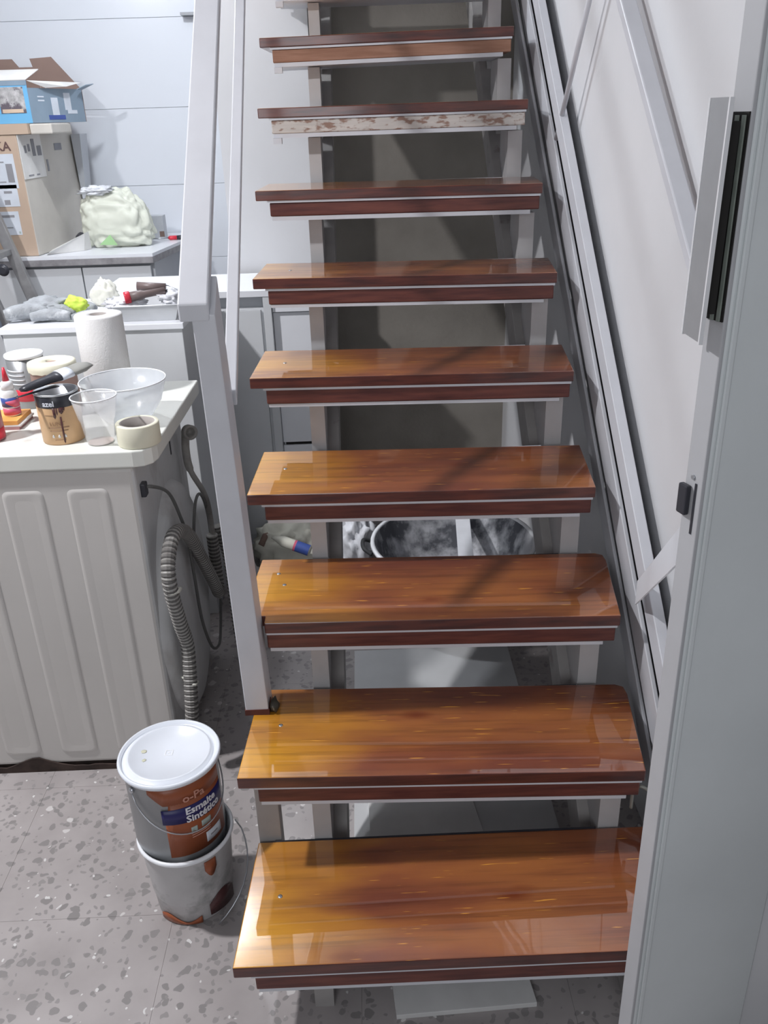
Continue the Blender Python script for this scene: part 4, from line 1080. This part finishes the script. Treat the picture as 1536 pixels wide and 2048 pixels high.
for k, (t0, t1, z0, z1) in enumerate(((0.15, 0.26, 0.10, 0.106), (0.15, 0.26, 0.085, 0.091), (0.38, 0.50, 0.03, 0.10), (0.62, 0.74, 0.05, 0.12), (0.30, 0.6, 0.012, 0.030), (0.66, 0.84, 0.035, 0.05))):
    p = Vector((BX1, BY0 + 0.001, 0)); q = Vector((BX1 + 0.125, BY1, 0)); n = Vector((q.y - p.y, -(q.x - p.x), 0)).normalized()
    a_, b2 = p.lerp(q, t0) + n * 0.0003, p.lerp(q, t1) + n * 0.0003; c_, d_ = a_ + n * 0.001, b2 + n * 0.001
    MB().hexa([(a_.x, a_.y, ZQ + z0), (b2.x, b2.y, ZQ + z0), (d_.x, d_.y, ZQ + z0), (c_.x, c_.y, ZQ + z0), (a_.x, a_.y, ZQ + z1), (b2.x, b2.y, ZQ + z1), (d_.x, d_.y, ZQ + z1), (c_.x, c_.y, ZQ + z1)]).build('side_print', BLUEL if k == 4 else PAPER, ob_)
# flaps
def quad_flap(pts, m_, lab, t=0.003):
    a_, b2, c_ = Vector(pts[0]), Vector(pts[1]), Vector(pts[2])
    n = (b2 - a_).cross(c_ - a_).normalized() * t
    MB().prism(pts, [tuple(Vector(p) + n) for p in pts]).build('flap', m_, ob_, label=lab)
quad_flap([(BX0, BY0, ZR + 0.001), (BX1, BY0, ZR + 0.001), (BX1 + 0.02, BY0 + 0.13, ZR + 0.045), (BX0, BY0 + 0.13, ZR + 0.045)], CARDW, 'white front flap folded back')
quad_flap([(BX1 + 0.002, BY0 + 0.005, ZR), (BX1 + 0.045, BY0 + 0.10, ZR - 0.026), (BX1 + 0.105, BY0 + 0.20, ZR - 0.020), (BX1 + 0.125, BY0 + 0.36, ZR + 0.0)], CARDW, 'pale side flap hanging out')
quad_flap([(BX1 + 0.125, BY1, ZR - 0.03), (BX1 - 0.06, BY1, ZR - 0.02), (BX1 - 0.10, BY1 + 0.03, ZR + 0.105), (BX1 - 0.0, BY1 + 0.03, ZR + 0.110)], KRAFTD, 'tall brown rear flap')
quad_flap([(BX1 - 0.062, BY1, ZR - 0.02), (BX0, BY1, ZR - 0.02), (BX0, BY1 + 0.03, ZR + 0.105), (BX1 - 0.18, BY1 + 0.03, ZR + 0.105), (BX1 - 0.15, BY1 + 0.02, ZR + 0.07), (BX1 - 0.085, BY1 + 0.02, ZR + 0.07)], KRAFTD, 'brown rear flap')
quad_flap([(BX1 + 0.122, BY0 + 0.30, ZR - 0.028), (BX1 + 0.128, BY1 - 0.01, ZR - 0.028), (BX1 + 0.185, BY1 - 0.01, ZR - 0.006), (BX1 + 0.165, BY0 + 0.30, ZR - 0.012)], BOXGREY, 'small grey flap')

# plastic bag on the counter
def bag_shape(q):
    z = q.z
    w = 1.0 - 0.22 * max(0, z) + 0.10 * max(0, -z)
    return Vector((math.copysign(min(1.0, abs(q.x) ** 0.6), q.x) * w - 0.12 * z, q.y * w, math.copysign(abs(z) ** 0.75, z)))
bg = thing('plastic_bag', 'crumpled cream plastic bag with a green print standing on the counter', 'bag', (-0.88, 3.28, 1.0))
lump((-0.885, 3.28, 1.128), (0.165, 0.085, 0.138), 0.10, 1.5, 5, 31, flat=0.92, crease=0.42, shape=bag_shape).build('bag_body', SACK, bg)
lump((-0.945, 3.245, 1.255), (0.075, 0.04, 0.020), 0.5, 2.6, 4, 33, crease=0.5).build('bag_opening', SACKW, bg, label='bright crumpled top edge')
MB().prism([(-0.945, 3.150, 1.024), (-0.862, 3.150, 1.020), (-0.895, 3.166, 1.066)], [(-0.945, 3.153, 1.024), (-0.862, 3.153, 1.020), (-0.895, 3.169, 1.066)]).build('green_triangle', SACKG, bg, label='green triangular print')
sb_ = thing('small_carton', 'small white carton behind the plastic bag on the counter', 'carton', (-0.73, 3.52, 1.0))
MB().box(-0.800, -0.712, 3.49, 3.56, 1.0005, 1.112).build('carton_body', GREYLAM, sb_)
MB().box(-0.735, -0.7115, 3.4888, 3.4898, 1.012, 1.038).build('brown_tab', KRAFTD, sb_)
sd = thing('screwdriver', 'screwdriver with red and black handle at the right end of the counter', 'screwdriver', (-0.69, 3.33, 1.01))
d = Vector((0.9, 0.12, 0.0)).normalized(); c0 = Vector((-0.770, 3.42, 1.0115))
MB().lathe([(0.003, 0), (0.003, 0.09)], c0, axis=d, seg=10).build('shaft', ZINC, sd)
MB().lathe([(0.006, 0.088), (0.0105, 0.096), (0.0105, 0.130)], c0, axis=d, seg=16).build('red_grip', RED, sd)
MB().lathe([(0.0105, 0.130), (0.011, 0.155), (0.007, 0.165)], c0, axis=d, seg=16).build('black_grip', BLACKP, sd)
MB().hexa([(-1.16, 3.04, 1.001), (-1.02, 3.15, 1.001), (-1.00, 3.20, 1.001), (-1.155, 3.10, 1.001), (-1.145, 3.03, 1.012), (-1.00, 3.13, 1.080), (-0.99, 3.16, 1.085), (-1.14, 3.07, 1.020)]).build(
    'folded_sheet', CARDW, None, label='white folded sheet leaning between the cardboard box and the bag', cat='sheet')
ih = thing('dark_tool_pouch', 'dark pouch lying behind the folded sheet on the counter', 'pouch', (-0.98, 3.26, 1.0))
lump((-1.085, 3.36, 1.028), (0.030, 0.06, 0.030), 0.2, 2, 3, 8, flat=0.9).build('pouch_body', BLACKP, ih)

# wall shelf bracket piece, top left
MB().box(-0.545, -0.44, 3.690, 3.7518, 1.996, 2.008).build('wall_ledge', mat('grey_ledge', (0.33, 0.34, 0.36), 0.4), None, label='thin grey ledge fixed to the tiled wall', cat='shelf')

# stepladder
ld = thing('stepladder', 'scuffed aluminium stepladder leg at the left edge behind the cabinet', 'stepladder', (-1.1, 2.6, 0))
def rail(x0, z0, x1, z1, y, w, m_, name):
    d = Vector((x1 - x0, 0, z1 - z0)).normalized(); n = Vector((d.z, 0, -d.x)) * (w / 2)
    a_, b2 = Vector((x0, y, z0)), Vector((x1, y, z1)); t_ = Vector((0, 0.025, 0))
    q = [a_ - n, a_ + n, a_ + n + t_, a_ - n + t_]; r_ = [b2 - n, b2 + n, b2 + n + t_, b2 - n + t_]
    return MB().prism([tuple(v) for v in q], [tuple(v) for v in r_]).build(name, m_, ld, bevel=0.002)
rail(-0.99, 0.0, -1.52, 2.05, 2.50, 0.048, ALU, 'front_leg')
rail(-0.99, 0.0, -1.52, 2.05, 2.88, 0.048, ALU, 'front_leg')
rail(-2.02, 0.0, -1.54, 2.05, 2.50, 0.03, ALUB, 'rear_leg')
rail(-2.02, 0.0, -1.54, 2.05, 2.88, 0.03, ALUB, 'rear_leg')
for i in range(7):
    z = 0.26 + i * 0.26; xx = -0.99 - 0.2585 * z
    MB().box(xx - 0.075, xx + 0.005, 2.524, 2.881, z - 0.012, z + 0.012).build('step', ALU, ld, bevel=0.002)
MB().lathe([(0.022, 0), (0.024, 0.004), (0.012, 0.012)], (-1.15, 2.499, 1.02), axis=(0, -1, 0), seg=20).build('hinge_knob', BLACKP, ld)
MB().tube([(-1.170, 2.45, 0.70), (-1.235, 2.45, 1.02)], 0.010, 10).build('brace_bar', ALUB, ld)

# ------------------------------------------------------------------ clutter on the nearer cabinet
gv = thing('work_gloves', 'heap of dusty grey work gloves at the left end of the low cabinet', 'gloves', (-0.70, 1.66, 1.0))
fing = [((-0.80, 1.57), (-0.68, 1.60), 0.024), ((-0.72, 1.56), (-0.60, 1.565), 0.018), ((-0.70, 1.60), (-0.60, 1.62), 0.019), ((-0.75, 1.66), (-0.62, 1.68), 0.022), ((-0.66, 1.72), (-0.56, 1.68), 0.016), ((-0.60, 1.56), (-0.505, 1.60), 0.013)]
for i, (p, q_, r_) in enumerate(fing):
    P = spline([(p[0], p[1], 1.0 + r_), ((p[0] + q_[0]) / 2, (p[1] + q_[1]) / 2 + 0.01, 1.0 + r_ * 1.25), (q_[0], q_[1], 1.0 + r_ * 0.95)], 8)
    n = len(P)
    MB().tube(P, [r_ * (0.55 + 0.45 * math.sin(math.pi * min(1, max(0.02, k / (n - 1))) ) ** 0.5) * (1 + 0.12 * noise.noise(Vector((i * 5, k * 0.6, 0)))) for k in range(n)], 12).build('glove_finger', GLOVE, gv)
lump((-0.70, 1.655, 1.028), (0.075, 0.055, 0.032), 0.3, 2.4, 4, 41, flat=0.85, crease=0.3).build('glove_palm', GLOVE, gv)
ne = lump((-0.598, 1.625, 1.040), (0.034, 0.022, 0.026), 0.25, 1.3, 4, 43, flat=0.9, crease=0.3).build('neon_cuff', NEON, gv, label='neon yellow glove cuff')
pp = thing('crumpled_paper', 'crumpled cream paper standing on the low cabinet behind the kitchen roll', 'paper', (-0.56, 1.80, 1.0))
def cr_shape(q):
    w = 1.15 - 0.30 * q.z
    return Vector((q.x * w - 0.05 * q.z, q.y * w, q.z))
lump((-0.565, 1.81, 1.038), (0.036, 0.030, 0.045), 0.20, 1.3, 4, 51, flat=0.82, crease=0.4, shape=cr_shape).build('paper_body', CREAMP, pp)

ct = thing('plastic_tray', 'clear rectangular plastic tray wrapped in film holding tools on the cabinet', 'tray', (-0.37, 1.60, 1.0))
zb0 = 1.0005
o4 = [(-0.440, 1.535), (-0.285, 1.535), (-0.285, 1.675), (-0.440, 1.675)]; t4 = [(-0.462, 1.515), (-0.268, 1.515), (-0.268, 1.695), (-0.462, 1.695)]
mb = MB()
mb.v = [(x, y, zb0) for x, y in o4] + [(x, y, zb0 + 0.048) for x, y in t4] + [(x * 0.985 - 0.0055, y * 0.998 + 0.003, zb0 + 0.003) for x, y in o4] + [(x * 0.985 - 0.0055, y * 0.998 + 0.003, zb0 + 0.048) for x, y in t4]
mb.face([3, 2, 1, 0]); mb.face([8, 9, 10, 11])
for i in range(4):
    j = (i + 1) % 4
    mb.face([i, j, 4 + j, 4 + i]); mb.face([8 + j, 8 + i, 12 + i, 12 + j]); mb.face([4 + i, 4 + j, 12 + j, 12 + i])
mb.build('tray_body', mat('frosted_tray', (0.70, 0.72, 0.74), 0.25, alpha=0.75), ct)
MB().tube([(x, y, zb0 + 0.048) for x, y in t4] + [(t4[0][0], t4[0][1], zb0 + 0.048)], 0.0022, 8).build('tray_rim', RIMP, ct)
fm = lump((-0.445, 1.60, 1.043), (0.062, 0.06, 0.016), 0.4, 2.6, 4, 61, crease=0.4).build('film_wrap', mat('white_film', (0.78, 0.79, 0.83), 0.25, alpha=0.85), ct)
fm = lump((-0.300, 1.60, 1.055), (0.038, 0.05, 0.022), 0.4, 2.6, 4, 62, crease=0.4).build('film_wrap', MATS['white_film'], ct)
pg = thing('sealing_gun', 'brown sealing tube with a red end cap lying on the plastic tray', 'tool', (-0.36, 1.58, 1.06))
d = Vector((0.93, 0.28, 0.10)).normalized(); c0 = Vector((-0.432, 1.555, 1.066))
MB().lathe([(0.0145, 0.010), (0.0145, 0.05), (0.011, 0.06), (0.010, 0.12)], c0, axis=d, seg=20).build('barrel', PVC, pg)
MB().lathe([(0.009, 0.001), (0.0165, 0.0), (0.0175, 0.003), (0.0175, 0.016), (0.0145, 0.018)], c0, axis=d, seg=24).build('red_cap', RED, pg)
MB().lathe([(0.0125, 0.0), (0.0125, 0.085)], Vector((-0.402, 1.600, 1.092)), axis=Vector((0.95, 0.1, -0.10)), seg=18).build('second_barrel', PVC, pg)
MB().tube(spline([(-0.32, 1.61, 1.09), (-0.30, 1.60, 1.088), (-0.27, 1.59, 1.074)]), 0.0018, 6).build('trigger_wire', ZINC, pg)
